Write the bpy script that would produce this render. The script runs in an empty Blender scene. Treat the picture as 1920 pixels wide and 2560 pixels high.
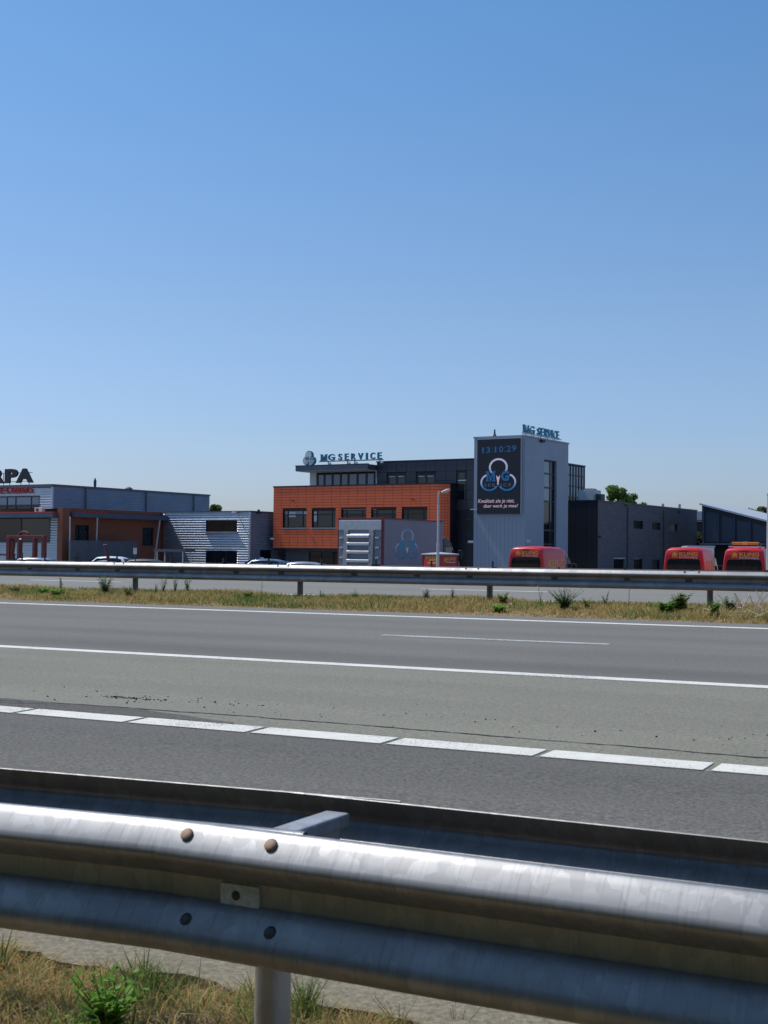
import bpy, math, random
import numpy as np
from mathutils import Matrix, Vector

random.seed(7); rng = np.random.default_rng(7)
R = math.radians
scene = bpy.context.scene
col = scene.collection

# ------------------------------------------------------------------ camera
F, CX, CY, H = 3411.0, 960.0, 1280.0, 1.45          # focal length in px of a 1920 x 2560 frame, eye height
roll = math.atan(.0101)
pitch = math.atan((1385.7 - CY) / F)
Fw = np.array([0, math.cos(pitch), math.sin(pitch)])
U0 = np.array([0, -math.sin(pitch), math.cos(pitch)]); R0 = np.array([1., 0, 0])
Rt = R0 * math.cos(roll) + U0 * math.sin(roll); Up = -R0 * math.sin(roll) + U0 * math.cos(roll)
CAM = np.array([0, 0, H])
cd = bpy.data.cameras.new('camera'); cam = bpy.data.objects.new('camera', cd); col.objects.link(cam)
cam.matrix_world = Matrix(((Rt[0], Up[0], -Fw[0], 0), (Rt[1], Up[1], -Fw[1], 0), (Rt[2], Up[2], -Fw[2], H), (0, 0, 0, 1)))
cd.sensor_fit = 'HORIZONTAL'; cd.sensor_width = 36; cd.lens = 36 * F / 1920
cd.clip_start = .1; cd.clip_end = 9000
cd.dof.use_dof = True; cd.dof.focus_distance = 70; cd.dof.aperture_fstop = 20
scene.camera = cam

# ------------------------------------------------------------------ sky, sun, exposure
RA = R(-27.6)                                        # road direction
ru = np.array([math.cos(RA), math.sin(RA)]); rv = np.array([-math.sin(RA), math.cos(RA)])
sun_el = R(57.5)
_c = .02                                             # how far the sun stands on our side of the road line
_hz = -ru * math.sqrt(1 - _c * _c) - rv * _c
sdir = Vector((_hz[0] * math.cos(sun_el), _hz[1] * math.cos(sun_el), math.sin(sun_el)))
w = bpy.data.worlds.new('World'); scene.world = w; w.use_nodes = True
nt = w.node_tree; bg = nt.nodes['Background']
sky = nt.nodes.new('ShaderNodeTexSky'); sky.sky_type = 'NISHITA'; sky.sun_disc = False
sky.sun_elevation = sun_el; sky.sun_rotation = math.atan2(sdir.x, sdir.y)
sky.altitude = 0; sky.air_density = 1.0; sky.dust_density = 1.0; sky.ozone_density = 10.0
# clear midday air: whitish low down, deeper blue from about 20 degrees up
_tc = nt.nodes.new('ShaderNodeTexCoord'); _sp = nt.nodes.new('ShaderNodeSeparateXYZ'); _cr = nt.nodes.new('ShaderNodeValToRGB'); _mx = nt.nodes.new('ShaderNodeMixRGB')
nt.links.new(_tc.outputs['Generated'], _sp.inputs[0]); nt.links.new(_sp.outputs[2], _cr.inputs[0]); _e = _cr.color_ramp.elements
_e[0].position = .04; _e[0].color = (.96, .89, .95, 1); _e[1].position = .38; _e[1].color = (.79, .98, .97, 1); _q = _e.new(.17); _q.color = (1.0, .935, .885, 1)
_mx.blend_type = 'MULTIPLY'; _mx.inputs[0].default_value = 1; nt.links.new(sky.outputs[0], _mx.inputs[1]); nt.links.new(_cr.outputs[0], _mx.inputs[2])
nt.links.new(_mx.outputs[0], bg.inputs[0]); bg.inputs[1].default_value = .143
sl = bpy.data.lights.new('sun', 'SUN'); sl.energy = 3.2; sl.angle = R(.53); sl.color = (1, .96, .9)
so = bpy.data.objects.new('sun', sl); col.objects.link(so)
so.rotation_euler = sdir.to_track_quat('Z', 'Y').to_euler()
vs = scene.view_settings; vs.view_transform = 'Standard'; vs.look = 'None'; vs.exposure = 0; vs.gamma = 1; vs.use_curve_mapping = False

# ------------------------------------------------------------------ helpers: rays, frames, meshes
def ray(px, py): return (px - CX) / F * Rt - (py - CY) / F * Up + Fw
def at(px, py, D):
    r = ray(px, py); return CAM + r * (D / r[1])
def rd(u, v, z=0):
    p = ru * u + rv * v; return (p[0], p[1], z)
SE = .024                                             # cross-fall of the motorway
def rz(v): return SE * v

class MB:
    def __init__(s): s.v = []; s.f = []; s.m = []
    def add(s, vs, fs, m=0):
        o = len(s.v); s.v += [tuple(p) for p in vs]; s.f += [tuple(i + o for i in f) for f in fs]; s.m += [m] * len(fs); return s
    def quad(s, a, b, c, d, m=0): return s.add([a, b, c, d], [(0, 1, 2, 3)], m)
    def box(s, x0, y0, z0, x1, y1, z1, m=0):
        if x1 < x0: x0, x1 = x1, x0
        if y1 < y0: y0, y1 = y1, y0
        if z1 < z0: z0, z1 = z1, z0
        v = [(x0, y0, z0), (x1, y0, z0), (x1, y1, z0), (x0, y1, z0), (x0, y0, z1), (x1, y0, z1), (x1, y1, z1), (x0, y1, z1)]
        return s.add(v, [(0, 3, 2, 1), (4, 5, 6, 7), (0, 1, 5, 4), (1, 2, 6, 5), (2, 3, 7, 6), (3, 0, 4, 7)], m)
    def prism(s, pts, off, m=0):                      # 3-D polygon extruded by vector off
        n = len(pts); q = [tuple(np.add(p, off)) for p in pts]
        s.add(list(pts) + q, [tuple(range(n))[::-1], tuple(range(n, 2 * n))] + [(i, (i + 1) % n, n + (i + 1) % n, n + i) for i in range(n)], m); return s
    def tube(s, path, r, n=8, m=0, cap=True):
        P = [np.array(p, float) for p in path]; k = len(P)
        rr = r if hasattr(r, '__len__') else [r] * k
        vs = []
        for i in range(k):
            d = P[min(i + 1, k - 1)] - P[max(i - 1, 0)]; d /= (np.linalg.norm(d) + 1e-9)
            a = np.cross(d, (0, 0, 1.)) if abs(d[2]) < .9 else np.cross(d, (1., 0, 0)); a /= np.linalg.norm(a); b = np.cross(d, a)
            for j in range(n):
                t = 2 * math.pi * j / n; vs.append(P[i] + rr[i] * (math.cos(t) * a + math.sin(t) * b))
        fs = [(i * n + j, i * n + (j + 1) % n, (i + 1) * n + (j + 1) % n, (i + 1) * n + j) for i in range(k - 1) for j in range(n)]
        if cap: fs += [tuple(range(n))[::-1], tuple(range((k - 1) * n, k * n))]
        return s.add(vs, fs, m)
    def mesh(s, name, mats, smooth=False):
        me = bpy.data.meshes.new(name); me.from_pydata(s.v, [], s.f)
        for m in (mats if isinstance(mats, (list, tuple)) else [mats]): me.materials.append(m)
        me.polygons.foreach_set('material_index', s.m)
        if smooth: me.polygons.foreach_set('use_smooth', [True] * len(s.f))
        me.validate(); me.update(); return me
    def build(s, name, mats, parent=None, smooth=False, bevel=0, angle=None):
        o = bpy.data.objects.new(name, s.mesh(name, mats, smooth)); col.objects.link(o); o.parent = parent
        if bevel:
            b = o.modifiers.new('bevel', 'BEVEL'); b.width = bevel; b.segments = 2; b.limit_method = 'ANGLE'
        if angle:
            o.data.set_sharp_from_angle(angle=R(angle))
        return o

def tag(o, label, cat, group=None, kind=None):
    o['label'] = label; o['category'] = cat
    if group: o['group'] = group
    if kind: o['kind'] = kind
    return o
def empty(name, loc, rotz, label, cat, group=None):
    o = bpy.data.objects.new(name, None); col.objects.link(o); o.location = loc; o.rotation_euler = (0, 0, rotz); o.empty_display_size = .2
    return tag(o, label, cat, group)
def inst(name, me, parent, loc=(0, 0, 0), rot=(0, 0, 0), scale=(1, 1, 1)):
    o = bpy.data.objects.new(name, me); col.objects.link(o); o.parent = parent; o.location = loc; o.rotation_euler = rot; o.scale = scale; return o
def structure(o, label, cat): return tag(o, label, cat, kind='structure')

GZ = -.5                                              # level of the works yard
class Fr:                                             # local frame of a thing: x to the right along its front, y into it, z up from its base
    def __init__(s, px, py, D, ang, zb=GZ):
        p = at(px, py, D); s.P = np.array([p[0], p[1]]); s.a = R(ang); s.zb = zb
        s.t = np.array([math.cos(s.a), math.sin(s.a)]); s.n = np.array([-math.sin(s.a), math.cos(s.a)]); s.z0 = p[2] - zb
    def front(s, px, py, y=0):
        r = ray(px, py); k = ((s.P + s.n * y) @ s.n) / (r[:2] @ s.n); q = CAM + r * k
        return float((q[:2] - s.P) @ s.t), float(q[2] - s.zb)
    def side(s, px, py, x=0):
        r = ray(px, py); k = ((s.P + s.t * x) @ s.t) / (r[:2] @ s.t); q = CAM + r * k
        return float((q[:2] - s.P) @ s.n), float(q[2] - s.zb)
    def root(s, name, label, cat, group=None): return empty(name, (s.P[0], s.P[1], s.zb), s.a, label, cat, group)

# ------------------------------------------------------------------ materials
def srgb(r, g, b):
    f = lambda c: (c / 255 / 12.92) if c / 255 <= .04045 else ((c / 255 + .055) / 1.055) ** 2.4
    return (f(r), f(g), f(b))
def mat(name, c, rough=.6, metal=0, noise=0, nscale=3, bump=0, bscale=20, ior=None, emit=None, es=1, coat=0, stretch=None):
    m = bpy.data.materials.new(name); m.use_nodes = True; t = m.node_tree; b = t.nodes['Principled BSDF']
    b.inputs['Base Color'].default_value = (*c, 1); b.inputs['Roughness'].default_value = rough; b.inputs['Metallic'].default_value = metal
    if ior: b.inputs['IOR'].default_value = ior
    if coat: b.inputs['Coat Weight'].default_value = coat; b.inputs['Coat Roughness'].default_value = .08
    if emit: b.inputs['Emission Color'].default_value = (*emit, 1); b.inputs['Emission Strength'].default_value = es
    if noise or bump:
        tc = t.nodes.new('ShaderNodeTexCoord'); mp = t.nodes.new('ShaderNodeMapping'); t.links.new(tc.outputs['Object'], mp.inputs[0])
        if stretch: mp.inputs['Scale'].default_value = stretch
    if noise:
        n = t.nodes.new('ShaderNodeTexNoise'); n.inputs['Scale'].default_value = nscale; n.inputs['Detail'].default_value = 6
        t.links.new(mp.outputs[0], n.inputs['Vector'])
        mr = t.nodes.new('ShaderNodeMapRange'); mr.inputs[1].default_value = .3; mr.inputs[2].default_value = .7; mr.inputs[3].default_value = 1 - noise; mr.inputs[4].default_value = 1 + noise
        t.links.new(n.outputs[0], mr.inputs[0])
        hs = t.nodes.new('ShaderNodeHueSaturation'); hs.inputs['Color'].default_value = (*c, 1); t.links.new(mr.outputs[0], hs.inputs['Value'])
        t.links.new(hs.outputs[0], b.inputs['Base Color'])
    if bump:
        n2 = t.nodes.new('ShaderNodeTexNoise'); n2.inputs['Scale'].default_value = bscale; n2.inputs['Detail'].default_value = 5; t.links.new(mp.outputs[0], n2.inputs['Vector'])
        bp = t.nodes.new('ShaderNodeBump'); bp.inputs['Strength'].default_value = bump; bp.inputs['Distance'].default_value = .02
        t.links.new(n2.outputs[0], bp.inputs['Height']); t.links.new(bp.outputs[0], b.inputs['Normal'])
    return m

def N(t, typ, **kw):
    n = t.nodes.new(typ)
    for k, v in kw.items():
        if k in n.inputs: n.inputs[k].default_value = v
        else: setattr(n, k, v)
    return n
def asphalt_mat(name, base, speck=.35, blotch=.12, band=None, shift=0):
    # band: wheel-path wear as (offset across the road, factor) stops
    """stone speckle, blotches along the driving direction and worn wheel paths; object X runs along the road"""
    m = bpy.data.materials.new(name); m.use_nodes = True; t = m.node_tree; L = t.links.new; b = t.nodes['Principled BSDF']
    b.inputs['Roughness'].default_value = .85; b.inputs['Specular IOR Level'].default_value = .3
    tc = N(t, 'ShaderNodeTexCoord')
    def noise(scale, stretch, detail=3):
        mp = N(t, 'ShaderNodeMapping'); mp.inputs['Scale'].default_value = stretch; mp.inputs['Location'].default_value = (shift, shift, 0)
        L(tc.outputs['Object'], mp.inputs[0]); n = N(t, 'ShaderNodeTexNoise', Scale=scale, Detail=detail); L(mp.outputs[0], n.inputs['Vector']); return n
    def rng_(n, lo, hi, a=.3, c=.7):
        r = N(t, 'ShaderNodeMapRange'); r.inputs[1].default_value = a; r.inputs[2].default_value = c; r.inputs[3].default_value = lo; r.inputs[4].default_value = hi; L(n.outputs[0], r.inputs[0]); return r
    def mul(a, c):
        x = N(t, 'ShaderNodeMath', operation='MULTIPLY'); L(a.outputs[0], x.inputs[0]); L(c.outputs[0], x.inputs[1]); return x
    f1 = rng_(noise(42, (1, 1, 1), 4), 1 - speck, 1 + speck)
    f1b = rng_(noise(150, (1, 1, 1), 2), 1 - speck * .8, 1 + speck * .8)
    f2 = rng_(noise(.9, (.25, 1, 1), 5), 1 - blotch, 1 + blotch)
    f3 = rng_(noise(1.1, (.02, 1, 1), 2), 1 - blotch * .7, 1 + blotch * .7)
    val = mul(mul(f1, f1b), mul(f2, f3))
    if band:
        sx = N(t, 'ShaderNodeSeparateXYZ'); L(tc.outputs['Object'], sx.inputs[0])
        wob = noise(.35, (.3, .3, 1), 2); wa = N(t, 'ShaderNodeMath', operation='MULTIPLY_ADD'); L(wob.outputs[0], wa.inputs[0]); wa.inputs[1].default_value = .7; L(sx.outputs[1], wa.inputs[2])
        lo, hi = band[0][0], band[-1][0]; mr = N(t, 'ShaderNodeMapRange'); mr.inputs[1].default_value = lo + .35; mr.inputs[2].default_value = hi + .35; L(wa.outputs[0], mr.inputs[0])
        cr = N(t, 'ShaderNodeValToRGB'); cr.color_ramp.interpolation = 'EASE'; L(mr.outputs[0], cr.inputs[0]); e = cr.color_ramp.elements
        e[0].position = 0; e[0].color = (band[0][1] / 2,) * 3 + (1,); e[1].position = 1; e[1].color = (band[-1][1] / 2,) * 3 + (1,)
        for q, k in band[1:-1]: z = e.new((q - lo) / (hi - lo)); z.color = (k / 2,) * 3 + (1,)
        dbl = N(t, 'ShaderNodeMath', operation='MULTIPLY'); dbl.inputs[1].default_value = 2.0; L(cr.outputs[0], dbl.inputs[0]); val = mul(val, dbl)
    hs = N(t, 'ShaderNodeHueSaturation'); hs.inputs['Color'].default_value = (*base, 1); L(val.outputs[0], hs.inputs['Value'])
    L(hs.outputs[0], b.inputs['Base Color'])
    bp = N(t, 'ShaderNodeBump', Strength=.35, Distance=.006); L(noise(90, (1, 1, 1), 3).outputs[0], bp.inputs['Height']); L(bp.outputs[0], b.inputs['Normal'])
    return m
def galv_mat(name, base=.5, rough=.45, metal=.75, spangle=22, streak=True):
    """hot-dip galvanised steel: spangle patches and run-down dirt streaks; object X runs along the rail"""
    m = bpy.data.materials.new(name); m.use_nodes = True; t = m.node_tree; L = t.links.new; b = t.nodes['Principled BSDF']
    b.inputs['Metallic'].default_value = metal
    tc = N(t, 'ShaderNodeTexCoord')
    mp = N(t, 'ShaderNodeMapping'); mp.inputs['Scale'].default_value = (1, 1, .6); L(tc.outputs['Object'], mp.inputs[0])
    wn = N(t, 'ShaderNodeTexNoise', Scale=9, Detail=3); L(mp.outputs[0], wn.inputs['Vector'])
    mx = N(t, 'ShaderNodeMixRGB'); mx.inputs[0].default_value = .08; L(mp.outputs[0], mx.inputs[1]); L(wn.outputs['Color'], mx.inputs[2])
    vo = N(t, 'ShaderNodeTexVoronoi', Scale=spangle); L(mx.outputs[0], vo.inputs['Vector'])
    sp = N(t, 'ShaderNodeSeparateColor'); L(vo.outputs['Color'], sp.inputs[0])
    r1 = N(t, 'ShaderNodeMapRange'); r1.inputs[1].default_value = .45; r1.inputs[3].default_value = .95; r1.inputs[4].default_value = 1.14; L(sp.outputs[0], r1.inputs[0])
    big = N(t, 'ShaderNodeTexNoise', Scale=2.2, Detail=5); L(tc.outputs['Object'], big.inputs['Vector'])
    r2 = N(t, 'ShaderNodeMapRange'); r2.inputs[1].default_value = .3; r2.inputs[2].default_value = .7; r2.inputs[3].default_value = .88; r2.inputs[4].default_value = 1.08; L(big.outputs[0], r2.inputs[0])
    mu = N(t, 'ShaderNodeMath', operation='MULTIPLY'); L(r1.outputs[0], mu.inputs[0]); L(r2.outputs[0], mu.inputs[1])
    if streak:
        ms = N(t, 'ShaderNodeMapping'); ms.inputs['Scale'].default_value = (1, .05, .05); L(tc.outputs['Object'], ms.inputs[0])
        sn = N(t, 'ShaderNodeTexNoise', Scale=150, Detail=2); L(ms.outputs[0], sn.inputs['Vector'])
        r3 = N(t, 'ShaderNodeMapRange'); r3.inputs[1].default_value = .3; r3.inputs[2].default_value = .46; r3.inputs[3].default_value = .84; r3.inputs[4].default_value = 1; L(sn.outputs[0], r3.inputs[0])
        mu2 = N(t, 'ShaderNodeMath', operation='MULTIPLY'); L(mu.outputs[0], mu2.inputs[0]); L(r3.outputs[0], mu2.inputs[1]); mu = mu2
    hs = N(t, 'ShaderNodeHueSaturation'); hs.inputs['Color'].default_value = (base, base, base * 1.03, 1); L(mu.outputs[0], hs.inputs['Value'])
    L(hs.outputs[0], b.inputs['Base Color'])
    r4 = N(t, 'ShaderNodeMapRange'); r4.inputs[3].default_value = rough - .02; r4.inputs[4].default_value = rough + .06; L(sp.outputs[1], r4.inputs[0]); L(r4.outputs[0], b.inputs['Roughness'])
    return m
def brick_mat(name, c1, c2, mortar, bw=.22, bh=.06, rough=.85):
    m = bpy.data.materials.new(name); m.use_nodes = True; t = m.node_tree; L = t.links.new; b = t.nodes['Principled BSDF']; b.inputs['Roughness'].default_value = rough
    tc = N(t, 'ShaderNodeTexCoord'); sx = N(t, 'ShaderNodeSeparateXYZ'); L(tc.outputs['Object'], sx.inputs[0])
    ad = N(t, 'ShaderNodeMath', operation='ADD'); L(sx.outputs[0], ad.inputs[0]); L(sx.outputs[1], ad.inputs[1])
    cb = N(t, 'ShaderNodeCombineXYZ'); L(ad.outputs[0], cb.inputs[0]); L(sx.outputs[2], cb.inputs[1])
    br = N(t, 'ShaderNodeTexBrick', Scale=1.0); br.inputs['Brick Width'].default_value = bw; br.inputs['Row Height'].default_value = bh; br.inputs['Mortar Size'].default_value = .008
    br.inputs['Color1'].default_value = (*c1, 1); br.inputs['Color2'].default_value = (*c2, 1); br.inputs['Mortar'].default_value = (*mortar, 1)
    L(cb.outputs[0], br.inputs['Vector']); L(br.outputs['Color'], b.inputs['Base Color'])
    bp = N(t, 'ShaderNodeBump', Strength=.4, Distance=.01); L(br.outputs['Fac'], bp.inputs['Height']); bp.invert = True; L(bp.outputs[0], b.inputs['Normal'])
    return m
def ramp_mat(name, stops, emit=0, axis=2):
    m = bpy.data.materials.new(name); m.use_nodes = True; t = m.node_tree; L = t.links.new; b = t.nodes['Principled BSDF']; b.inputs['Roughness'].default_value = .5
    tc = N(t, 'ShaderNodeTexCoord'); sx = N(t, 'ShaderNodeSeparateXYZ'); L(tc.outputs['Generated'], sx.inputs[0])
    cr = N(t, 'ShaderNodeValToRGB'); L(sx.outputs[axis], cr.inputs[0]); e = cr.color_ramp.elements
    e[0].position, e[0].color = stops[0][0], (*stops[0][1], 1); e[1].position, e[1].color = stops[-1][0], (*stops[-1][1], 1)
    for p, c in stops[1:-1]: q = e.new(p); q.color = (*c, 1)
    L(cr.outputs[0], b.inputs['Base Color'])
    if emit: L(cr.outputs[0], b.inputs['Emission Color']); b.inputs['Emission Strength'].default_value = emit
    return m
def varied_mat(name, cols, rough=.8, trans=0):
    """leaf or blade colour picked per loose piece"""
    m = bpy.data.materials.new(name); m.use_nodes = True; t = m.node_tree; L = t.links.new; b = t.nodes['Principled BSDF']; b.inputs['Roughness'].default_value = rough
    b.inputs['Specular IOR Level'].default_value = .25
    g = N(t, 'ShaderNodeNewGeometry'); cr = N(t, 'ShaderNodeValToRGB'); L(g.outputs['Random Per Island'], cr.inputs[0]); e = cr.color_ramp.elements
    e[0].position, e[0].color = 0, (*cols[0], 1); e[1].position, e[1].color = 1, (*cols[-1], 1)
    for i, c in enumerate(cols[1:-1]): q = e.new((i + 1) / (len(cols) - 1)); q.color = (*c, 1)
    L(cr.outputs[0], b.inputs['Base Color'])
    if trans:
        tr = N(t, 'ShaderNodeBsdfTranslucent'); L(cr.outputs[0], tr.inputs[0]); mx = N(t, 'ShaderNodeMixShader'); mx.inputs[0].default_value = trans
        L(b.outputs[0], mx.inputs[1]); L(tr.outputs[0], mx.inputs[2]); L(mx.outputs[0], t.nodes['Material Output'].inputs[0])
    return m

M = {}
M['asphalt_main'] = asphalt_mat('asphalt_main', (.194, .181, .155), speck=.2, blotch=.08, band=[(12.4, .95), (13.2, .80), (13.9, .92), (14.8, .84), (15.6, 1.0), (16.3, 1.03), (17.0, .94), (17.7, 1.03), (18.5, .95), (20.2, 1.08)])
M['asphalt_shoulder'] = asphalt_mat('asphalt_shoulder', (.222, .208, .160), speck=.26, blotch=.09, shift=7)
M['asphalt_near'] = asphalt_mat('asphalt_near', (.146, .134, .114), speck=.36, blotch=.13, shift=3, band=[(4.6, 1.12), (5.4, .96), (6.1, 1.06), (7.0, .92), (7.6, .98), (8.05, 1.05)])
M['asphalt_far'] = asphalt_mat('asphalt_far', (.237, .22, .188), speck=.15, blotch=.07, shift=5)
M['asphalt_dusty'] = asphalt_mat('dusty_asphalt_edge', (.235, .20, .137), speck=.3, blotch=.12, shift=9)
def paint_mat(name, c, wear):
    m = mat(name, c, .65, noise=.08, nscale=9); t = m.node_tree; L = t.links.new; b = t.nodes['Principled BSDF']; hs = b.inputs['Base Color'].links[0].from_node
    tc = N(t, 'ShaderNodeTexCoord'); n1 = N(t, 'ShaderNodeTexNoise', Scale=55, Detail=4); n2 = N(t, 'ShaderNodeTexNoise', Scale=1.7, Detail=3); L(tc.outputs['Object'], n1.inputs['Vector']); L(tc.outputs['Object'], n2.inputs['Vector'])
    ad = N(t, 'ShaderNodeMath', operation='MULTIPLY_ADD'); L(n2.outputs[0], ad.inputs[0]); ad.inputs[1].default_value = .5; L(n1.outputs[0], ad.inputs[2])
    mr = N(t, 'ShaderNodeMapRange'); mr.inputs[1].default_value = wear; mr.inputs[2].default_value = wear + .12; mr.inputs[3].default_value = 0; mr.inputs[4].default_value = .75; L(ad.outputs[0], mr.inputs[0])
    mx = N(t, 'ShaderNodeMixRGB'); mx.inputs[2].default_value = (.17, .16, .14, 1); L(mr.outputs[0], mx.inputs[0]); L(hs.outputs[0], mx.inputs[1]); L(mx.outputs[0], b.inputs['Base Color']); return m
M['paint'] = paint_mat('road_paint', (.80, .755, .655), .83)
M['paint_worn'] = paint_mat('worn_road_paint', (.58, .57, .53), .74)
M['crack'] = mat('road_crack', (.035, .035, .03), .95, noise=.4, nscale=20)
M['soil'] = mat('dry_soil', (.28, .19, .10), .95, noise=.35, nscale=5, bump=.6, bscale=30)
M['verge'] = mat('verge_soil', (.20, .145, .085), .95, noise=.4, nscale=7, bump=.8, bscale=40)
M['unseen_dark_ground'] = mat('darkened_unseen_ground', (.045, .06, .022), .95, noise=.3, nscale=4, bump=.5, bscale=25)  # darkened ground added out of view to cut warm bounce on the near rail
M['yardpave'] = mat('yard_paving', (.19, .185, .18), .9, noise=.15, nscale=2)
M['galv'] = galv_mat('galvanised_rail', .30, .46, .68, spangle=34)
M['galv_far'] = galv_mat('galvanised_median_rail', .26, .46, .7, spangle=8)
M['galv_post'] = galv_mat('galvanised_post', .42, .55, .5, streak=False)
M['galv_shade'] = galv_mat('shade_side_post', .17, .6, .3, streak=False)  # darker base paints in the shade on the median posts' camera side
M['plate'] = mat('galvanised_washer_plate', (.52, .57, .64), .5, 0, noise=.25, nscale=60)
M['bolt'] = mat('brown_bolt_cap', (.40, .25, .155), .6, noise=.25, nscale=60)
M['bolt_steel'] = mat('dull_bolt', (.06, .06, .065), .55, .3)
M['terracotta'] = mat('terracotta_panel', (.88, .165, .062), .75, noise=.10, nscale=.9)
M['terra_back'] = mat('panel_joint_backing', (.08, .022, .014), .9)
M['darkpanel'] = mat('anthracite_panel', (.034, .038, .056), .42, noise=.12, nscale=.6)
M['darkback'] = mat('panel_substructure', (.012, .013, .018), .7)
M['frame'] = mat('window_frame_paint', (.012, .014, .022), .4)
M['glass'] = mat('dark_glass', (.010, .012, .016), .04, ior=1.5)
M['glass_dull'] = mat('dull_dark_glass', (.012, .014, .018), .25)
M['glass_dull'].node_tree.nodes['Principled BSDF'].inputs['Specular IOR Level'].default_value = .2
M['glass_mid'] = mat('office_glass', (.03, .036, .036), .05, ior=1.55)
M['glass_painted_sky'] = mat('sky_painted_glass', (.20, .25, .33), .08, ior=1.6)  # pale blue base colour stands in for sky reflected in the panes
M['glass_brown'] = mat('tinted_glass', (.06, .035, .022), .06, ior=1.6)
M['white_wall'] = mat('white_render', (.72, .71, .69), .8, noise=.05, nscale=1.5)
M['fascia'] = mat('zinc_fascia', (.10, .115, .15), .45, .2, noise=.12, nscale=.8)
M['towerclad'] = mat('tower_cladding', (.29, .33, .40), .5, .15, noise=.07, nscale=.5)
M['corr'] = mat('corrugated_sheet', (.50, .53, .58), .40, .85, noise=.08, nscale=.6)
M['corr_shade'] = mat('corrugated_sheet_shade_side', (.25, .29, .37), .5, .2, noise=.08, nscale=.6)  # darker, bluer copy for side walls; their shade is put into the colour
M['brick_red'] = brick_mat('red_brick', (.30, .085, .042), (.36, .11, .055), (.2, .09, .06))
M['brick_dark'] = brick_mat('grey_brick', (.13, .115, .128), (.17, .15, .162), (.08, .072, .08), bw=.5, bh=.14)
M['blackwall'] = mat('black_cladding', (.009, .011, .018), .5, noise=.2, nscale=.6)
M['shed'] = mat('dark_blue_cladding', (.035, .048, .075), .5, noise=.12, nscale=.5)
M['shed_rib'] = mat('dark_pilaster', (.018, .022, .034), .55)
M['pale'] = mat('pale_grey_metal', (.55, .56, .57), .5, .2, noise=.06, nscale=2)
M['white_paint'] = mat('white_vehicle_paint', (.78, .79, .8), .3, coat=.5, noise=.03, nscale=1)
M['silver'] = mat('silver_car_paint', (.42, .44, .47), .28, .5, coat=.6)
M['bluegrey'] = mat('blue_grey_car_paint', (.10, .15, .23), .25, .4, coat=.8)
M['red_paint'] = mat('red_van_paint', (.66, .016, .02), .4, coat=.1, noise=.06, nscale=1.2)
M['red_steel'] = mat('dark_red_steel', (.16, .022, .018), .6, noise=.2, nscale=3)
M['red_trim'] = mat('red_roof_trim', (.55, .04, .025), .4)
M['red_box'] = mat('red_box_panel', (.50, .022, .014), .45, noise=.06, nscale=2)
M['maroon'] = mat('maroon_trim', (.17, .02, .03), .5)
M['tyre'] = mat('tyre_rubber', (.02, .02, .02), .85)
M['rim'] = mat('wheel_rim', (.4, .4, .42), .4, .7)
M['black'] = mat('black_plastic', (.018, .018, .02), .55)
M['dkgrey'] = mat('dark_grey_metal', (.07, .075, .08), .5, .3)
M['yellow'] = mat('yellow_lettering', (.9, .55, .05), .5)
M['gold'] = mat('gold_lettering', (.8, .42, .08), .5)
M['white_ink'] = mat('white_lettering', (.8, .78, .76), .5)
M['teal'] = mat('teal_lettering', (.010, .20, .31), .4)
M['teal_ink'] = mat('teal_print', (.006, .33, .46), .5)
M['serpa'] = mat('black_sign_letter', (.018, .014, .022), .5)
M['red_letter'] = mat('red_sign_letter', (.55, .025, .03), .45)
M['truckgrey'] = mat('truck_box_grey', (.215, .225, .265), .55, 0, noise=.05, nscale=.8)
M['lift'] = mat('tail_lift_aluminium', (.5, .51, .52), .5, .7, noise=.08, nscale=4)
M['liftpost'] = mat('tail_lift_post', (.38, .37, .35), .5, .3, noise=.1, nscale=5)
M['screen'] = mat('led_screen_black', (.009, .011, .018), .5)
M['led_blue'] = mat('led_blue_digits', (.01, .05, .12), .5, emit=(.004, .045, .13), es=1.0)
M['led_dim'] = mat('led_dim_grey', (.03, .04, .06), .5, emit=(.03, .045, .075), es=1.0)
M['led_pink'] = mat('led_pink_script', (.2, .15, .18), .5, emit=(.38, .28, .36), es=1.0)
M['led_ring'] = ramp_mat('led_ring', [(0, (.004, .06, .17)), (.25, (.01, .11, .27)), (.55, (.22, .25, .38)), (1, (.33, .3, .4))], emit=.8)
M['led_ringtop'] = ramp_mat('led_ring_top', [(0, (.07, .17, .33)), (.4, (.26, .27, .38)), (1, (.35, .31, .41))], emit=.8)
M['print_ring'] = ramp_mat('printed_ring', [(0, (.01, .2, .31)), (.4, (.03, .28, .42)), (.85, (.35, .5, .66)), (1, (.42, .55, .7))])
M['print_ringtop'] = ramp_mat('printed_ring_top', [(0, (.42, .55, .7)), (.7, (.35, .52, .7)), (1, (.1, .34, .5))])
M['orange_lens'] = mat('amber_beacon_lens', (.75, .24, .03), .3, coat=.4)
M['red_lens'] = mat('red_lamp_lens', (.45, .01, .01), .25, coat=.5)
M['lamp_paint'] = mat('lamp_post_paint', (.55, .53, .52), .5, .1, noise=.06, nscale=3)
M['leafgreen'] = varied_mat('tree_leaves', [(.08, .14, .04), (.14, .22, .055), (.21, .3, .075), (.32, .38, .11)], .6, .5)
M['leafyellow'] = varied_mat('yellowing_tree_leaves', [(.08, .11, .03), (.14, .16, .045), (.25, .24, .07)], .6, .5)
M['bark'] = mat('bark', (.09, .065, .045), .9, noise=.3, nscale=6)
M['drygrass'] = varied_mat('dry_grass', [(.58, .36, .15), (.46, .29, .12), (.72, .53, .26), (.40, .36, .13), (.28, .34, .10), (.55, .35, .14)], .8, .42)
M['greengrass'] = varied_mat('green_weeds', [(.11, .17, .045), (.17, .24, .06), (.24, .3, .08), (.3, .32, .12)], .7, .45)
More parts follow.
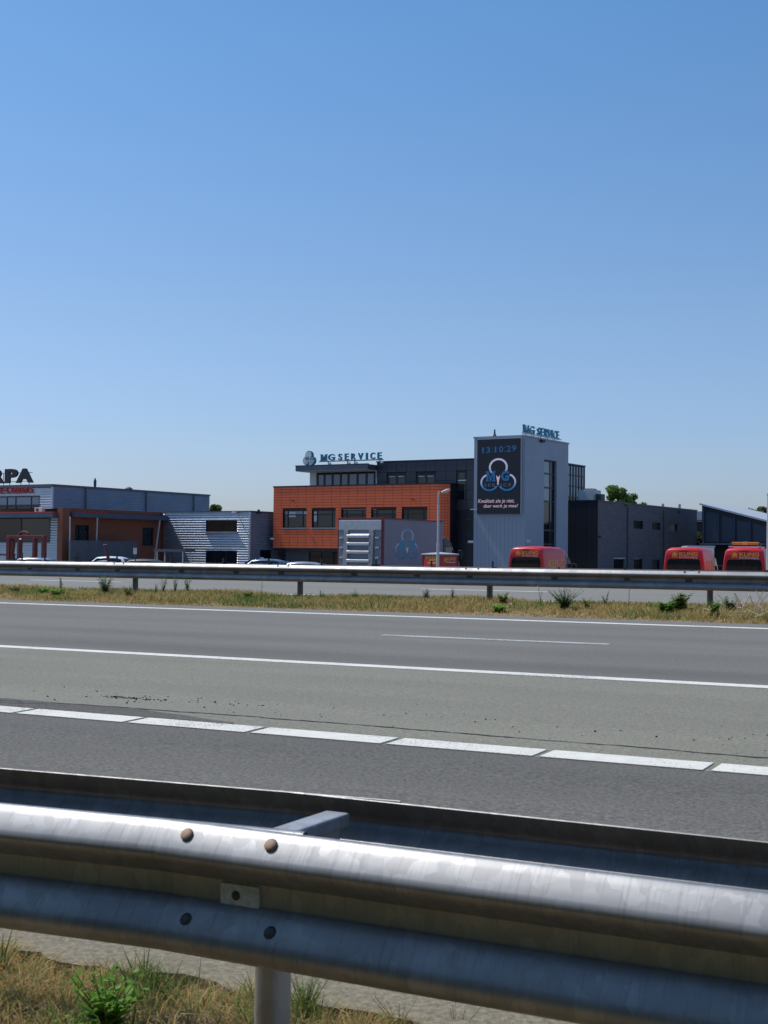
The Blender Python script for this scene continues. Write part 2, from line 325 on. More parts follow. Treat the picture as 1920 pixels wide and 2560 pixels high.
M['brightleaf'] = varied_mat('bright_weed_leaves', [(.14, .30, .04), (.22, .42, .06), (.30, .5, .09)], .6, .5)
M['bluegreen'] = varied_mat('blue_green_weed_leaves', [(.11, .18, .08), (.16, .25, .11), (.22, .31, .15)], .7, .45)
M['flower'] = mat('yellow_flower', (.75, .55, .04), .6)
M['straw'] = varied_mat('bleached_straw', [(.5, .38, .24), (.6, .5, .36), (.35, .25, .15)], .8)
M['stone'] = varied_mat('loose_stone', [(.02, .02, .02), (.04, .04, .04), (.3, .29, .27), (.012, .012, .012), (.03, .03, .03)], .9)
M['litter'] = mat('white_litter', (.75, .75, .74), .7)
#PART2
# ================================================================== SETTING
def ref(name=None):
    return None
def road_obj(o):
    o.rotation_euler = (0, 0, RA); return o            # object X runs along the motorway, Y across it
def u_of(px, v):
    k = (px - CX) / F; D = v / (rv[0] * k + rv[1]); return float(np.dot(ru, (k * D, D)))

# ground: one sheet out to the horizon, following the embankment's cross-section
prof = [(-3000, -.3), (-60, -.2), (-6, -.05), (1.8, rz(1.8)), (3.45, rz(3.45) - .05), (3.8, rz(3.8) - .1), (20.1, rz(20.1) - .08), (20.32, rz(20.3) - .01), (21.2, rz(21.2) + .05),
        (22.6, rz(22.6) + .06), (23.7, rz(23.7) + .0), (24.0, rz(24.) - .08), (36.6, rz(36.6) - .08), (36.9, rz(36.9) - .02), (38.2, rz(38.2) - .05), (41.5, GZ - .02), (60, GZ - .02), (4000, GZ - .02)]
mb = MB(); us = [-5000, -60, 60, 5000]
for i in range(len(prof) - 1):
    for j in range(3):
        (va, za), (vb, zb) = prof[i], prof[i + 1]
        mb.quad((us[j], va, za), (us[j + 1], va, za), (us[j + 1], vb, zb), (us[j], vb, zb))
mb.m = [1 if min(mb.v[i][1] for i in f) < 1.5 else 0 for f in mb.f]
ground = road_obj(mb.build('ground', [M['soil'], M['unseen_dark_ground']])); structure(ground, 'dry brown earth of the verge, the central strip and the land beyond', 'ground')

# motorway, near carriageway: entry lane, paved shoulder, two lanes
mb = MB()
ue = np.concatenate([[-600, -60], np.arange(-9, 5, .07), [60, 600]])
edge = [3.60 + .018 * math.sin(x * 2.1) + (.045 * (random.random() - .5) + .03 * math.sin(x * 9) if -9 <= x < 5 else 0) for x in ue]
for i in range(len(ue) - 1):
    a, b = ue[i], ue[i + 1]
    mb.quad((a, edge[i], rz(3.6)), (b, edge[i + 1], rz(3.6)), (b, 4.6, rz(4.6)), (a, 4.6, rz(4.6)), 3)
    mb.quad((a, 4.6, rz(4.6)), (b, 4.6, rz(4.6)), (b, 8.05, rz(8.05)), (a, 8.05, rz(8.05)), 0)
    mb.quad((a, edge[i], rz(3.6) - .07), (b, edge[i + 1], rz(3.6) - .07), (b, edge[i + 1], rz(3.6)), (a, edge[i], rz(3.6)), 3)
for a, b, m in ((8.05, 12.42, 1), (12.42, 20.25, 2)):
    mb.quad((-600, a, rz(a)), (600, a, rz(a)), (600, b, rz(b)), (-600, b, rz(b)), m)
mb.quad((-600, 20.25, rz(20.25)), (600, 20.25, rz(20.25)), (600, 20.27, rz(20.2) - .09), (-600, 20.27, rz(20.2) - .09), 2)
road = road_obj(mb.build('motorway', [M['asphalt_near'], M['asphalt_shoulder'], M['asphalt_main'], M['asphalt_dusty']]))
structure(road, 'grey asphalt motorway carriageway with white lines in front of the buildings', 'road')
mb = MB()
mb.quad((-600, 23.95, rz(23.95)), (600, 23.95, rz(23.95)), (600, 36.7, rz(36.7)), (-600, 36.7, rz(36.7)))
mb.quad((600, 23.95, rz(23.95)), (-600, 23.95, rz(23.95)), (-600, 23.93, rz(23.95) - .1), (600, 23.93, rz(23.95) - .1))
road2 = road_obj(mb.build('opposite_carriageway', M['asphalt_far'])); structure(road2, 'pale asphalt of the opposite carriageway behind the central guardrail', 'road')

def marking(name, parent, u0, u1, v, wd, m, slant=0, h=.004):
    z0, z1 = rz(v - wd / 2), rz(v + wd / 2); a = MB()
    n = max(1, int((u1 - u0) / 2)) if u1 - u0 < 80 else 1
    p = [(u0, v - wd / 2, z0 + h), (u1, v - wd / 2, z0 + h), (u1 + slant, v + wd / 2, z1 + h), (u0 + slant, v + wd / 2, z1 + h)]
    a.prism([tuple(np.subtract(q, (0, 0, h - .001))) for q in p], (0, 0, h - .001))
    return a.build(name, m, parent)
marking('edge_line', road, -300, 300, 19.38, .2, M['paint'])
marking('edge_line', road, -300, 300, 12.43, .21, M['paint'])
marking('edge_line', road2, -300, 300, 24.5, .16, M['paint'])
for k in range(-6, 4): marking('lane_dash', road, -8.37 + 12 * k, -5.25 + 12 * k, 15.98, .15, M['paint_worn'])
for k in range(-6, 4): marking('lane_dash', road2, -13.6 + 11.6 * k, -10.55 + 11.6 * k, 27.9, .14, M['paint'])
for k in range(-12, 14):
    o = marking('edge_line_block', road, -6.31 + 1.073 * k, -6.31 + 1.073 * (k + 1) - .05, 8.17 - .006 * max(0, -3 - k) ** 1.2, .27, M['paint'], h=.008)
# crack along the shoulder joint, and the frayed patch it bounds
def crack(pts, wd, nm, parent=road, m='crack', step=.06):
    mb = MB(); P = []
    for (a, b), (c, d) in zip(pts, pts[1:]):
        n = max(2, int(math.hypot(c - a, d - b) / step))
        P += [(a + (c - a) * i / n, b + (d - b) * i / n) for i in range(n)]
    rows = []
    off = 0
    for (a, b) in P:
        off = off * .8 + random.uniform(-.012, .012); hw = wd * random.uniform(.25, .75)
        rows.append(((a, b + off - hw, rz(b) + .003), (a, b + off + hw, rz(b) + .003)))
    for r0, r1 in zip(rows, rows[1:]): mb.quad(r0[0], r1[0], r1[1], r0[1])
    return mb.build(nm, M[m], parent)
crack([(-8.4, 8.42), (-7.75, 8.52), (-7.55, 8.66), (-6.98, 8.72), (-4.55, 8.74), (-1.82, 8.67), (4, 8.6)], .022, 'crack')
crack([(-9, 8.5), (-7.9, 8.62), (-7.75, 8.52)], .02, 'crack')
M['patch'] = asphalt_mat('frayed_asphalt', (.12, .108, .092), speck=.4, blotch=.2, shift=11)
mb = MB(); pu = np.linspace(-12, -5.6, 50); mb_rows = []
for x in pu:
    k = min(1, (-5.6 - x) / 1.2); mb_rows.append(((x, 8.36, rz(8.36) + .002), (x, 8.38 + .33 * max(k, .02) + random.uniform(-.02, .02), rz(8.7) + .002)))
for a, b in zip(mb_rows, mb_rows[1:]): mb.quad(a[0], b[0], b[1], a[1])
mb.build('repair_patch', M['patch'], road)
# loose chippings on the shoulder
mb = MB()
def chip(u, v, s):
    q = [(u + s * random.uniform(.5, 1.2) * math.cos(t + random.random() * .5), v + s * random.uniform(.5, 1.2) * math.sin(t + random.random() * .5)) for t in (0, 1.26, 2.5, 3.8, 5)]
    h = s * random.uniform(.5, .9); base = [(a, b, rz(b) + .001) for a, b in q]; n = len(q)
    mb.add(base + [(u + (a - u) * .5, v + (b - v) * .5, rz(v) + h) for a, b in q], [(i, (i + 1) % n, n + (i + 1) % n, n + i) for i in range(n)] + [tuple(range(n, 2 * n))])
for i in range(70):
    chip(random.gauss(-7.2, .2), random.gauss(9.2, .03), random.uniform(.006, .013))
    
    if i % 2: chip(random.gauss(-6.6, .4), random.gauss(9.25, .12), random.uniform(.004, .013))
for i in range(220):
    u = random.uniform(-9, 1.5); chip(u, 9.3 + random.gauss(0, .35) - .0 * u, random.choice([.003, .004, .005, .007, .010]) * random.uniform(.7, 1.3))
for i in range(60): chip(random.uniform(-10, 2), random.uniform(4, 15), random.uniform(.003, .006))
st = road_obj(mb.build('loose_chippings', M['stone'])); tag(st, 'loose dark chippings scattered on the asphalt shoulder', 'gravel', kind='stuff')
# yard paving in front of the buildings
mb = MB(); mb.quad((-260, 43.5, GZ), (260, 43.5, GZ), (260, 260, GZ), (-260, 260, GZ))
yard = road_obj(mb.build('yard_pavement', M['yardpave'])); structure(yard, 'grey paved yard in front of the company buildings', 'pavement')

# ================================================================== GUARDRAILS
PR = [(.004, .150), (.010, .157), (.020, .159), (.030, .154), (.045, .139), (.060, .122), (.074, .105), (.081, .094), (.083, .085), (.079, .076), (.066, .062), (.045, .047), (.024, .034), (.012, .026), (.010, .012)]
PR += [(d * .93, -z) for d, z in [(.022, .152), (.034, .158), (.050, .156), (.066, .147), (.077, .134), (.083, .118), (.081, .106), (.074, .092), (.058, .072), (.040, .050), (.022, .032), (.012, .026), (.010, .012)][::-1]]
PR_BACK = PR[3:]
def beam(u0, u1, y, sgn, zc, name, mt, root, proud=0, th=.003, sc=1.0, kink=None):
    pts = [(d * sc + proud, z * sc) for d, z in (PR if sgn > 0 else PR_BACK)]
    P = np.array(pts); nrm = np.zeros_like(P)
    t = np.gradient(P, axis=0); nrm = np.stack([-t[:, 1], t[:, 0]], 1); nrm /= np.linalg.norm(nrm, axis=1)[:, None]
    if nrm[5][0] < 0: nrm = -nrm
    Q = P - nrm * th
    loop = list(P) + list(Q[::-1]); n = len(loop)
    mb = MB(); vs = []
    for uu in (u0, u1):
        for d, z in loop: vs.append((uu, y - sgn * d - ((kink - uu) * .1 if kink is not None else 0), zc + z))
    fs = [(i, (i + 1) % n, n + (i + 1) % n, n + i) for i in range(n)]
    k = len(P)
    for i in range(k - 1):
        fs.append((i, i + 1, n - 2 - i, n - 1 - i)); fs.append((n + i, n + n - 1 - i, n + n - 2 - i, n + i + 1))
    mb.add(vs, fs)
    o = mb.build(name, mt, root, smooth=True, angle=40); return o
def dome(mb, c, d, r, n=10):
    """round bolt head: centre c, axis d"""
    d = np.array(d, float); d /= np.linalg.norm(d); a = np.cross(d, (1., 0, 0)); a /= np.linalg.norm(a); b = np.cross(d, a); c = np.array(c, float)
    rings = [(1, -.1), (1, .10), (.86, .24), (.5, .34)]
    vs = [c + r * (k * (math.cos(2 * math.pi * j / n) * a + math.sin(2 * math.pi * j / n) * b) + h * d) for k, h in rings for j in range(n)] + [c + r * .37 * d]
    fs = [(i * n + j, i * n + (j + 1) % n, (i + 1) * n + (j + 1) % n, (i + 1) * n + j) for i in range(3) for j in range(n)] + [(3 * n + j, 3 * n + (j + 1) % n, 4 * n) for j in range(n)]
    mb.add(vs, fs); return mb
def post(root, u, y, z0, z1, mt, wx=.085, wy=.11):
    mb = MB(); r = .02; pts = []
    for cx, cy, a0 in ((wx / 2 - r, wy / 2 - r, 0), (-wx / 2 + r, wy / 2 - r, 90), (-wx / 2 + r, -wy / 2 + r, 180), (wx / 2 - r, -wy / 2 + r, 270)):
        for k in range(4): t = R(a0 + 30 * k); pts.append((u + cx + r * math.cos(t), y + cy + r * math.sin(t), z0))
    mb.prism(pts, (0, 0, z1 - z0)); return mb.build('post', mt, root, smooth=True, angle=50)

NV = 2.79
near = empty('roadside_guardrail', rd(0, NV, rz(NV)), RA, 'galvanised steel double guardrail close to the camera, with brown bolt heads', 'guardrail')
zc = .79 - .158 - rz(NV)
def near_splice(u):
    for du in (-.12, .12):
        for zz, mm in ((.135, 'bolt'), (-.070, 'bolt_steel')):
            d = .056 if zz > 0 else .054
            b = dome(MB(), (u + du, -d, zc + zz), (0, -1, .9 if zz > 0 else .8), .0165).build('bolt', M[mm], near, smooth=True)
            b2 = dome(MB(), (u + du, .45 + (.063 if zz > 0 else .078), zc + zz), (0, -1, -.5), .017, 6).build('nut', M['bolt_steel'], near)
    dome(MB(), (u + .0, -.045, zc - .149), (0, -.4, -1), .016).build('bolt', M['bolt_steel'], near, smooth=True)
    p = MB().box(u - .046, -.019, zc - .036, u + .066, -.0095, zc + .022).build('washer_plate', M['plate'], near, bevel=.003)
    dome(MB(), (u - .0, -.019, zc - .006), (0, -1, 0), .012).build('bolt', M['bolt_steel'], p, smooth=True)
    mb = MB().box(u - .02, .03, zc + .085, u + .055, .445, zc + .122); s = mb.build('spacer', M['galv_post'], near, bevel=.006)
    MB().box(u - .015, .06, zc - .16, u + .05, .40, zc + .0848).build('spacer_web', M['galv_post'], near)
    post(near, u - .045, .225, -.5, zc + .02, M['galv_post'], .064, .1)
S0 = -1.84
for k in range(-9, 4):
    u0, u1 = S0 + 4 * k, S0 + 4 * (k + 1)
    beam(u0 - .19, u1 + .17, 0, 1, zc, 'rail', M['galv'], near, proud=.003 * ((k + 1) % 2), kink=S0 - .19 if k < 0 else None)
    beam(u0 - .19, u1 + .17, .45, -1, zc, 'rail', M['galv'], near, proud=.003 * ((k + 1) % 2), kink=S0 - .19 if k < 0 else None)
    if 0 <= k <= 2: near_splice(u0)

MV = 22.35
med = empty('central_guardrail', rd(0, MV, rz(MV)), RA, 'long galvanised guardrail on posts in the grassy central strip', 'guardrail')
zm = 1.225 - .158 - rz(MV)
pu = [u_of(px, MV + .2) for px in (341, 755, 1224, 1776)]; sp = (pu[3] - pu[0]) / 3
for k in range(-14, 8):
    u = pu[0] + sp * k
    post(med, u, .2, -.35, zm + .1, M['galv_shade'], .09, .1)
    beam(u - .12, u + sp + .1, 0, 1, zm, 'rail', M['galv_far'], med, proud=.004 * (k % 2))
    beam(u - .12, u + sp + .1, .42, -1, zm, 'rail', M['galv_far'], med, proud=.004 * (k % 2))
    MB().box(u - .04, .02, zm + .03, u + .04, .40, zm + .1).build('spacer', M['galv_post'], med)
    if -3 <= k <= 5:
        for du in (-.12, -.36):
            dome(MB(), (u + du, -.046, zm + .142), (0, -1, 1), .02, 8).build('bolt', M['bolt_steel'], med)
        for du in (-.3, sp * .33, sp * .66):
            MB().box(u + du - .06, -.016, zm - .022, u + du + .06, -.007, zm + .022).build('washer_plate', M['bolt_steel'], med)
#PART3
# ================================================================== BUILDING HELPERS
FA = -31.5                                             # front line of the business park
def wall_open(mb, x0, x1, z0, z1, ops, y=0, depth=.15, m=0, mr=None, axis='x', s=1, face=1):
    """wall skin with openings (front at y, reveals going in by depth). axis 'x': wall along x at y; axis 'y': wall along y at x=y"""
    P = (lambda a, b, z: (a, b, z)) if axis == 'x' else (lambda a, b, z: (b, a, z))
    mr = m if mr is None else mr
    xs = sorted({x0, x1, *[min(max(o[0], x0), x1) for o in ops], *[min(max(o[2], x0), x1) for o in ops]})
    zs = sorted({z0, z1, *[min(max(o[1], z0), z1) for o in ops], *[min(max(o[3], z0), z1) for o in ops]})
    for a, b in zip(xs, xs[1:]):
        for c, d in zip(zs, zs[1:]):
            cx, cz = (a + b) / 2, (c + d) / 2
            if any(o[0] < cx < o[2] and o[1] < cz < o[3] for o in ops): continue
            mb.quad(P(a, y, c), P(b, y, c), P(b, y, d), P(a, y, d), m)
    e = depth * s
    for o in ops:
        a, c, b, d = o[:4]
        mb.quad(P(a, y, c), P(a, y + e, c), P(a, y + e, d), P(a, y, d), mr); mb.quad(P(b, y, c), P(b, y, d), P(b, y + e, d), P(b, y + e, c), mr)
        mb.quad(P(a, y, d), P(a, y + e, d), P(b, y + e, d), P(b, y, d), mr); mb.quad(P(a, y, c), P(b, y, c), P(b, y + e, c), P(a, y + e, c), mr)
    return mb
def window(parent, x0, z0, x1, z1, y, vb=(), hb=(), fw=.07, glass='glass', axis='x', s=1, sill=None, dep=.08, frame='frame', name='window', panes=None):
    """frame with bars; each pane is a child. y: where the frame's face is; s: direction into the wall"""
    mb = MB()
    def bx(m, a, b, c, d, e, f):                       # along, depth, z
        if axis == 'x': m.box(a, b, c, d, e, f)
        else: m.box(b, a, c, e, d, f)
    w_, h_ = x1 - x0, z1 - z0
    xs = [x0] + [x0 + w_ * t for t in vb] + [x1]; zs = [z0] + [z0 + h_ * t for t in hb] + [z1]
    for i, x in enumerate(xs):
        a, b = (x, x + fw) if i == 0 else (x - fw, x) if i == len(xs) - 1 else (x - fw / 2, x + fw / 2)
        bx(mb, a, y, z0, b, y + dep * s, z1)
    for i, z in enumerate(zs):
        a, b = (z, z + fw) if i == 0 else (z - fw, z) if i == len(zs) - 1 else (z - fw / 2, z + fw / 2)
        bx(mb, x0 + .002, y + .003 * s, a, x1 - .002, y + (dep - .003) * s, b)
    o = mb.build(name, M[frame], parent)
    k = 0
    for i in range(len(xs) - 1):
        for j in range(len(zs) - 1):
            g = glass if panes is None else panes[k % len(panes)]; k += 1
            p = MB(); bx(p, xs[i] + .01, y + .04 * s, zs[j] + .01, xs[i + 1] - .01, y + .05 * s, zs[j + 1] - .01); p.build('pane', M[g], o)
    if sill:
        p = MB(); bx(p, x0 - .04, y - .16 * s, z0 - .06, x1 + .04, y + .02 * s, z0 - .004); p.build('sill', M[sill], o)
    return o
def corr(mb, a0, a1, z0, z1, y=0, axis='x', s=1, pitch=.165, d=.045, m=0):
    """horizontally ribbed sheet; ribs stand out towards -s"""
    P = (lambda a, b, z: (a, b, z)) if axis == 'x' else (lambda a, b, z: (b, a, z))
    prof = [(0, 0), (.28, 0), (.36, 1), (.60, 1), (1, 0)]
    pts = []; k = math.floor(z0 / pitch)
    while k * pitch < z1:
        for t, h in prof[:-1]:
            pts.append(((k + t) * pitch, h))
        k += 1
    pts.append((k * pitch, 0))
    Z = np.array([p[0] for p in pts]); Hh = np.array([p[1] for p in pts])
    zz = [z0] + [z for z in Z if z0 + 1e-4 < z < z1 - 1e-4] + [z1]; hh = np.interp(zz, Z, Hh)
    for i in range(len(zz) - 1):
        mb.quad(P(a0, y - s * d * hh[i], zz[i]), P(a1, y - s * d * hh[i], zz[i]), P(a1, y - s * d * hh[i + 1], zz[i + 1]), P(a0, y - s * d * hh[i + 1], zz[i + 1]), m)
    return mb
def corr_open(mb, a0, a1, z0, z1, ops, **kw):
    xs = sorted({a0, a1, *[o[0] for o in ops], *[o[2] for o in ops]})
    for a, b in zip(xs, xs[1:]):
        mid = (a + b) / 2; cut = sorted([(o[1], o[3]) for o in ops if o[0] < mid < o[2]]); z = z0
        for c, d in cut:
            if c > z: corr(mb, a, b, z, c, **kw)
            z = max(z, d)
        if z < z1: corr(mb, a, b, z, z1, **kw)
    return mb

_tx = {}
def text_geo(s, bold=0.0, shear=0, space=1.0):
    key = (s, bold, shear, space)
    if key not in _tx:
        c = bpy.data.curves.new('lettering', 'FONT'); c.body = s; c.offset = bold; c.shear = shear; c.space_character = space; c.resolution_u = 4; c.size = 1
        o = bpy.data.objects.new('lettering', c); col.objects.link(o); dg = bpy.context.evaluated_depsgraph_get(); dg.update()
        me = bpy.data.meshes.new_from_object(o.evaluated_get(dg)); v = np.array([x.co[:2] for x in me.vertices]); f = [tuple(p.vertices) for p in me.polygons]
        ed = {}
        for p in f:
            for a, b in zip(p, p[1:] + p[:1]): ed[(a, b)] = 1
        rim = [(a, b) for a, b in ed if (b, a) not in ed]
        bpy.data.objects.remove(o); bpy.data.meshes.remove(me); bpy.data.curves.remove(c)
        lo, hi = v.min(0), v.max(0); _tx[key] = ((v - lo) / (hi - lo), f, rim)
    return _tx[key]
def text(name, s, fn, parent, m, bold=.0, shear=0, space=1.0, thick=.006, slab=()):
    """lettering: fn(a, b, t) maps the unit box (a right, b up) and height t above the surface to local 3-D"""
    if s == 'M' and slab:
        q = [(0, 0), (.34, 0), (.34, .12), (.26, .12), (.26, .66), (.45, 0), (.55, 0), (.74, .66), (.74, .12), (.66, .12), (.66, 0), (1, 0), (1, .12), (.93, .12), (.93, .88), (1, .88), (1, 1), (.72, 1), (.5, .33), (.28, 1), (0, 1), (0, .88), (.07, .88), (.07, .12), (0, .12)]
        n = len(q); mb = MB(); mb.add([fn(a, b, thick) for a, b in q] + [fn(a, b, 0) for a, b in q], [tuple(range(n))] + [(i, n + i, n + (i + 1) % n, (i + 1) % n) for i in range(n)])
        return mb.build(name, M[m] if isinstance(m, str) else m, parent)
    v, f, rim = text_geo(s, bold, shear, space); n = len(v); mb = MB()
    mb.add([fn(a, b, thick) for a, b in v] + [fn(a, b, 0) for a, b in v], list(f) + [(a, b, n + b, n + a) for a, b in [(q, p) for p, q in rim]])
    for i, (a0, b0, a1, b1) in enumerate(slab):
        t1 = thick + .0015 * (i % 4 + 1); q = [(a0, b0), (a1, b0), (a1, b1), (a0, b1)]
        mb.add([fn(a, b, t1) for a, b in q] + [fn(a, b, 0) for a, b in q], [(0, 1, 2, 3), (0, 4, 5, 1), (1, 5, 6, 2), (2, 6, 7, 3), (3, 7, 4, 0)])
    return mb.build(name, M[m] if isinstance(m, str) else m, parent)
def on_front(x0, z0, x1, z1, y): return lambda a, b, t: (x0 + (x1 - x0) * a, y - t, z0 + (z1 - z0) * b)
def on_side(y0, z0, y1, z1, x): return lambda a, b, t: (x + t, y0 + (y1 - y0) * a, z0 + (z1 - z0) * b)
SLAB_M = [(-.08, 0, .28, .11), (.72, 0, 1.08, .11), (-.08, .89, .2, 1), (.8, .89, 1.08, 1)]
SLAB_G = [(.55, .40, 1.08, .54)]
def ring(name, fn, cx, cz, r, wdt, a0, a1, parent, m, n=48, asp=1.0, thick=.004):
    mb = MB(); vs = []
    for i in range(n + 1):
        t = R(a0 + (a1 - a0) * i / n)
        for rr in (r - wdt / 2, r + wdt / 2): vs.append(fn(cx + rr * math.cos(t) * asp, cz + rr * math.sin(t), thick))
    mb.add(vs, [(2 * i, 2 * i + 1, 2 * i + 3, 2 * i + 2) for i in range(n)]); return mb.build(name, M[m], parent)
def z2(x, y, ox, oy, sc): return ox + x / sc, oy + y / sc   # zoomed picture -> photograph pixels
#PART4
# ================================================================== ORANGE OFFICE BLOCK
O = Fr(684.6, 1218.3, 112.5, FA)
office = O.root('orange_office_block', 'office block clad in terracotta orange panels with five dark windows', 'building')
ZT = O.z0; XR = O.front(1098, 1220)[0]; ZB = O.front(700, 1369.7)[1]; RC = .7
c2 = lambda x, y: z2(x, y, 640, 1080, 3.072)
ops = []
for a, b, c, d in ((207, 597, 388, 737), (430, 597, 612, 737), (655, 595, 845, 736), (885, 594, 1078, 735), (1122, 592, 1316, 734)):
    x0, z1 = O.front(*c2(a, b)); x1, z0 = O.front(*c2(c, d)); ops.append((x0, z0, x1, z1))
zz0 = float(np.mean([o[1] for o in ops])); zz1 = float(np.mean([o[3] for o in ops])); ops = [(o[0], zz0, o[2], zz1) for o in ops]
mb = wall_open(MB(), 0, XR, ZB, ZT, ops, 0, .22, 0, 1)
arc = [(XR + RC * math.sin(R(t)), RC - RC * math.cos(R(t))) for t in range(0, 91, 10)] + [(XR + RC, 9.5)]
for (xa, ya), (xb, yb) in zip(arc, arc[1:]): mb.quad((xa, ya, ZB), (xb, yb, ZB), (xb, yb, ZT), (xa, ya, ZT), 0)
mb.quad((0, 0, ZB), (0, 9.5, ZB), (0, 9.5, ZT), (0, 0, ZT), 0)
ft = [(0, 0)] + arc + [(0, 9.5)]
mb.add([(x, y, ZB) for x, y in ft], [tuple(range(len(ft)))]); mb.add([(x, y, ZT - .25) for x, y in ft], [tuple(range(len(ft)))], 1)
mb.build('wall', [M['terra_back'], M['frame']], office)
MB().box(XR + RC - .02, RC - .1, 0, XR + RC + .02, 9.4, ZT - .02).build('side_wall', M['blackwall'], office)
# coping
out = [(-.05, -.06)] + [(XR + (RC + .06) * math.sin(R(t)), RC - (RC + .06) * math.cos(R(t))) for t in range(0, 91, 10)] + [(XR + RC + .06, 9.55)]
inn = [(.2, .2)] + [(XR + (RC - .2) * math.sin(R(t)), RC - (RC - .2) * math.cos(R(t))) for t in range(0, 91, 10)] + [(XR + RC - .2, 9.5501)]
cp = MB(); n = len(out)
vs_ = [(x, y, ZT - .02) for x, y in out] + [(x, y, ZT - .02) for x, y in inn] + [(x, y, ZT + .09) for x, y in out] + [(x, y, ZT + .09) for x, y in inn]
fs_ = []
for i in range(n - 1): fs_ += [(i, i + 1, 2 * n + i + 1, 2 * n + i), (2 * n + i, 2 * n + i + 1, 3 * n + i + 1, 3 * n + i), (n + i + 1, n + i, 3 * n + i, 3 * n + i + 1), (i + 1, i, n + i, n + i + 1)]
cp.add(vs_, fs_).build('coping', M['frame'], office)
# terracotta panels, one by one
pw, ph = XR / 19, (ZT - ZB) / 23
unit = MB().box(0, -.03, 0, 1, 0, 1).mesh('panel', M['terracotta'])
rects = []
for r in range(23):
    for c in range(19):
        a, b = c * pw + .012, (c + 1) * pw - .012; z0, z1 = ZB + r * ph + .011, ZB + (r + 1) * ph - .011
        seg = [(a, b)]
        for o in ops:
            if o[1] < z1 - .03 and o[3] > z0 + .03:
                ns = []
                for p, q in seg:
                    if q <= o[0] or p >= o[2]: ns.append((p, q)); continue
                    if p < o[0] - .03: ns.append((p, o[0]))
                    if q > o[2] + .03: ns.append((o[2], q))
                seg = ns
        rects += [(p, z0, q, z1) for p, q in seg if q - p > .04]
rects.sort(key=lambda r: -((r[2] - r[0]) * (r[3] - r[1])) - .02 * r[1])
for p, z0, q, z1 in rects[:300]: inst('panel', unit, office, (p, random.uniform(-.003, .003), z0), (0, 0, 0), (q - p, 1, z1 - z0))
mb = MB()
for p, z0, q, z1 in rects[300:]: mb.box(p, -.03, z0, q, 0, z1)
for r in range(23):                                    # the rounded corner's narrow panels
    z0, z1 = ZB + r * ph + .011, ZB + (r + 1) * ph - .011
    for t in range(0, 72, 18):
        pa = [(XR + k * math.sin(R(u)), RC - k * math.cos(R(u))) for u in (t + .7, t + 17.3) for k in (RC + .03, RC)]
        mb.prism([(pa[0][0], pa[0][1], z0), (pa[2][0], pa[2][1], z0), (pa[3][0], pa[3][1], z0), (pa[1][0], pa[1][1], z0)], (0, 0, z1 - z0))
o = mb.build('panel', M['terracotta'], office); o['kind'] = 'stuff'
for i, o in enumerate(ops):
    gl = [['glass_mid', 'glass_painted_sky'], ['glass_mid', 'glass_mid'], ['glass', 'glass_mid'], ['glass', 'glass_mid'], ['glass', 'glass']][i]
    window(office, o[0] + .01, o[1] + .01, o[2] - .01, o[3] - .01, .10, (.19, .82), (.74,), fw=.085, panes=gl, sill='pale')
for i, (a, b, h) in enumerate(((.22, .5, .30), (.84, .98, .2), (.05, .17, .55))):   # a few half-drawn blinds behind the bars
    o = ops[(0, 0, 1)[i]]; w_ = o[2] - o[0]; MB().box(o[0] + w_ * a, .128, o[3] - .14 - (o[3] - o[1]) * h, o[0] + w_ * b, .134, o[3] - .14).build('blind', M['pale'], office)
# ground floor set back under the overhang
gx0, gx1 = .55, XR + .2; yb = 1.0
gop = [(O.front(*c2(405, 900), y=yb)[0], .1, O.front(*c2(770, 900), y=yb)[0], ZB - .25), (O.front(*c2(860, 900), y=yb)[0], .1, gx1 - .6, ZB - .25)]
mb = wall_open(MB(), gx0, gx1, 0, ZB, gop, yb, .15); mb.quad((gx0, yb, 0), (gx0, 9, 0), (gx0, 9, ZB), (gx0, yb, ZB)); mb.quad((gx1, yb, 0), (gx1, 9, 0), (gx1, 9, ZB), (gx1, yb, ZB))
M['plinth'] = mat('grey_render_plinth', (.11, .115, .135), .8, noise=.1, nscale=1)
mb.build('ground_floor_wall', M['plinth'], office)
for o in gop: window(office, o[0], o[1], o[2], o[3], yb + .08, (.25, .5, .75), (.45,), fw=.08, glass='glass', name='shopfront')
MB().box(0, -.004, ZB - .1, XR, .9, ZB - .004).build('soffit_trim', M['frame'], office)
# slim projecting arms and their bracket plates
for px, py in (c2(292, 528), c2(1215, 519)):
    x, z = O.front(px, py); MB().box(x - .03, -.22, z - .03, x + .03, -.03, z + .03).box(x - .16, -.24, z - .02, x + .1, -.2, z + .04).build('sign_bracket', M['terra_back'], office)
x, z = O.front(*c2(141, 820)); MB().box(x - .1, -.42, z - .08, x + .12, -.16, z + .08).box(x - .02, -.16, z - .02, x + .04, -.03, z + .04).build('security_camera', M['white_wall'], office)

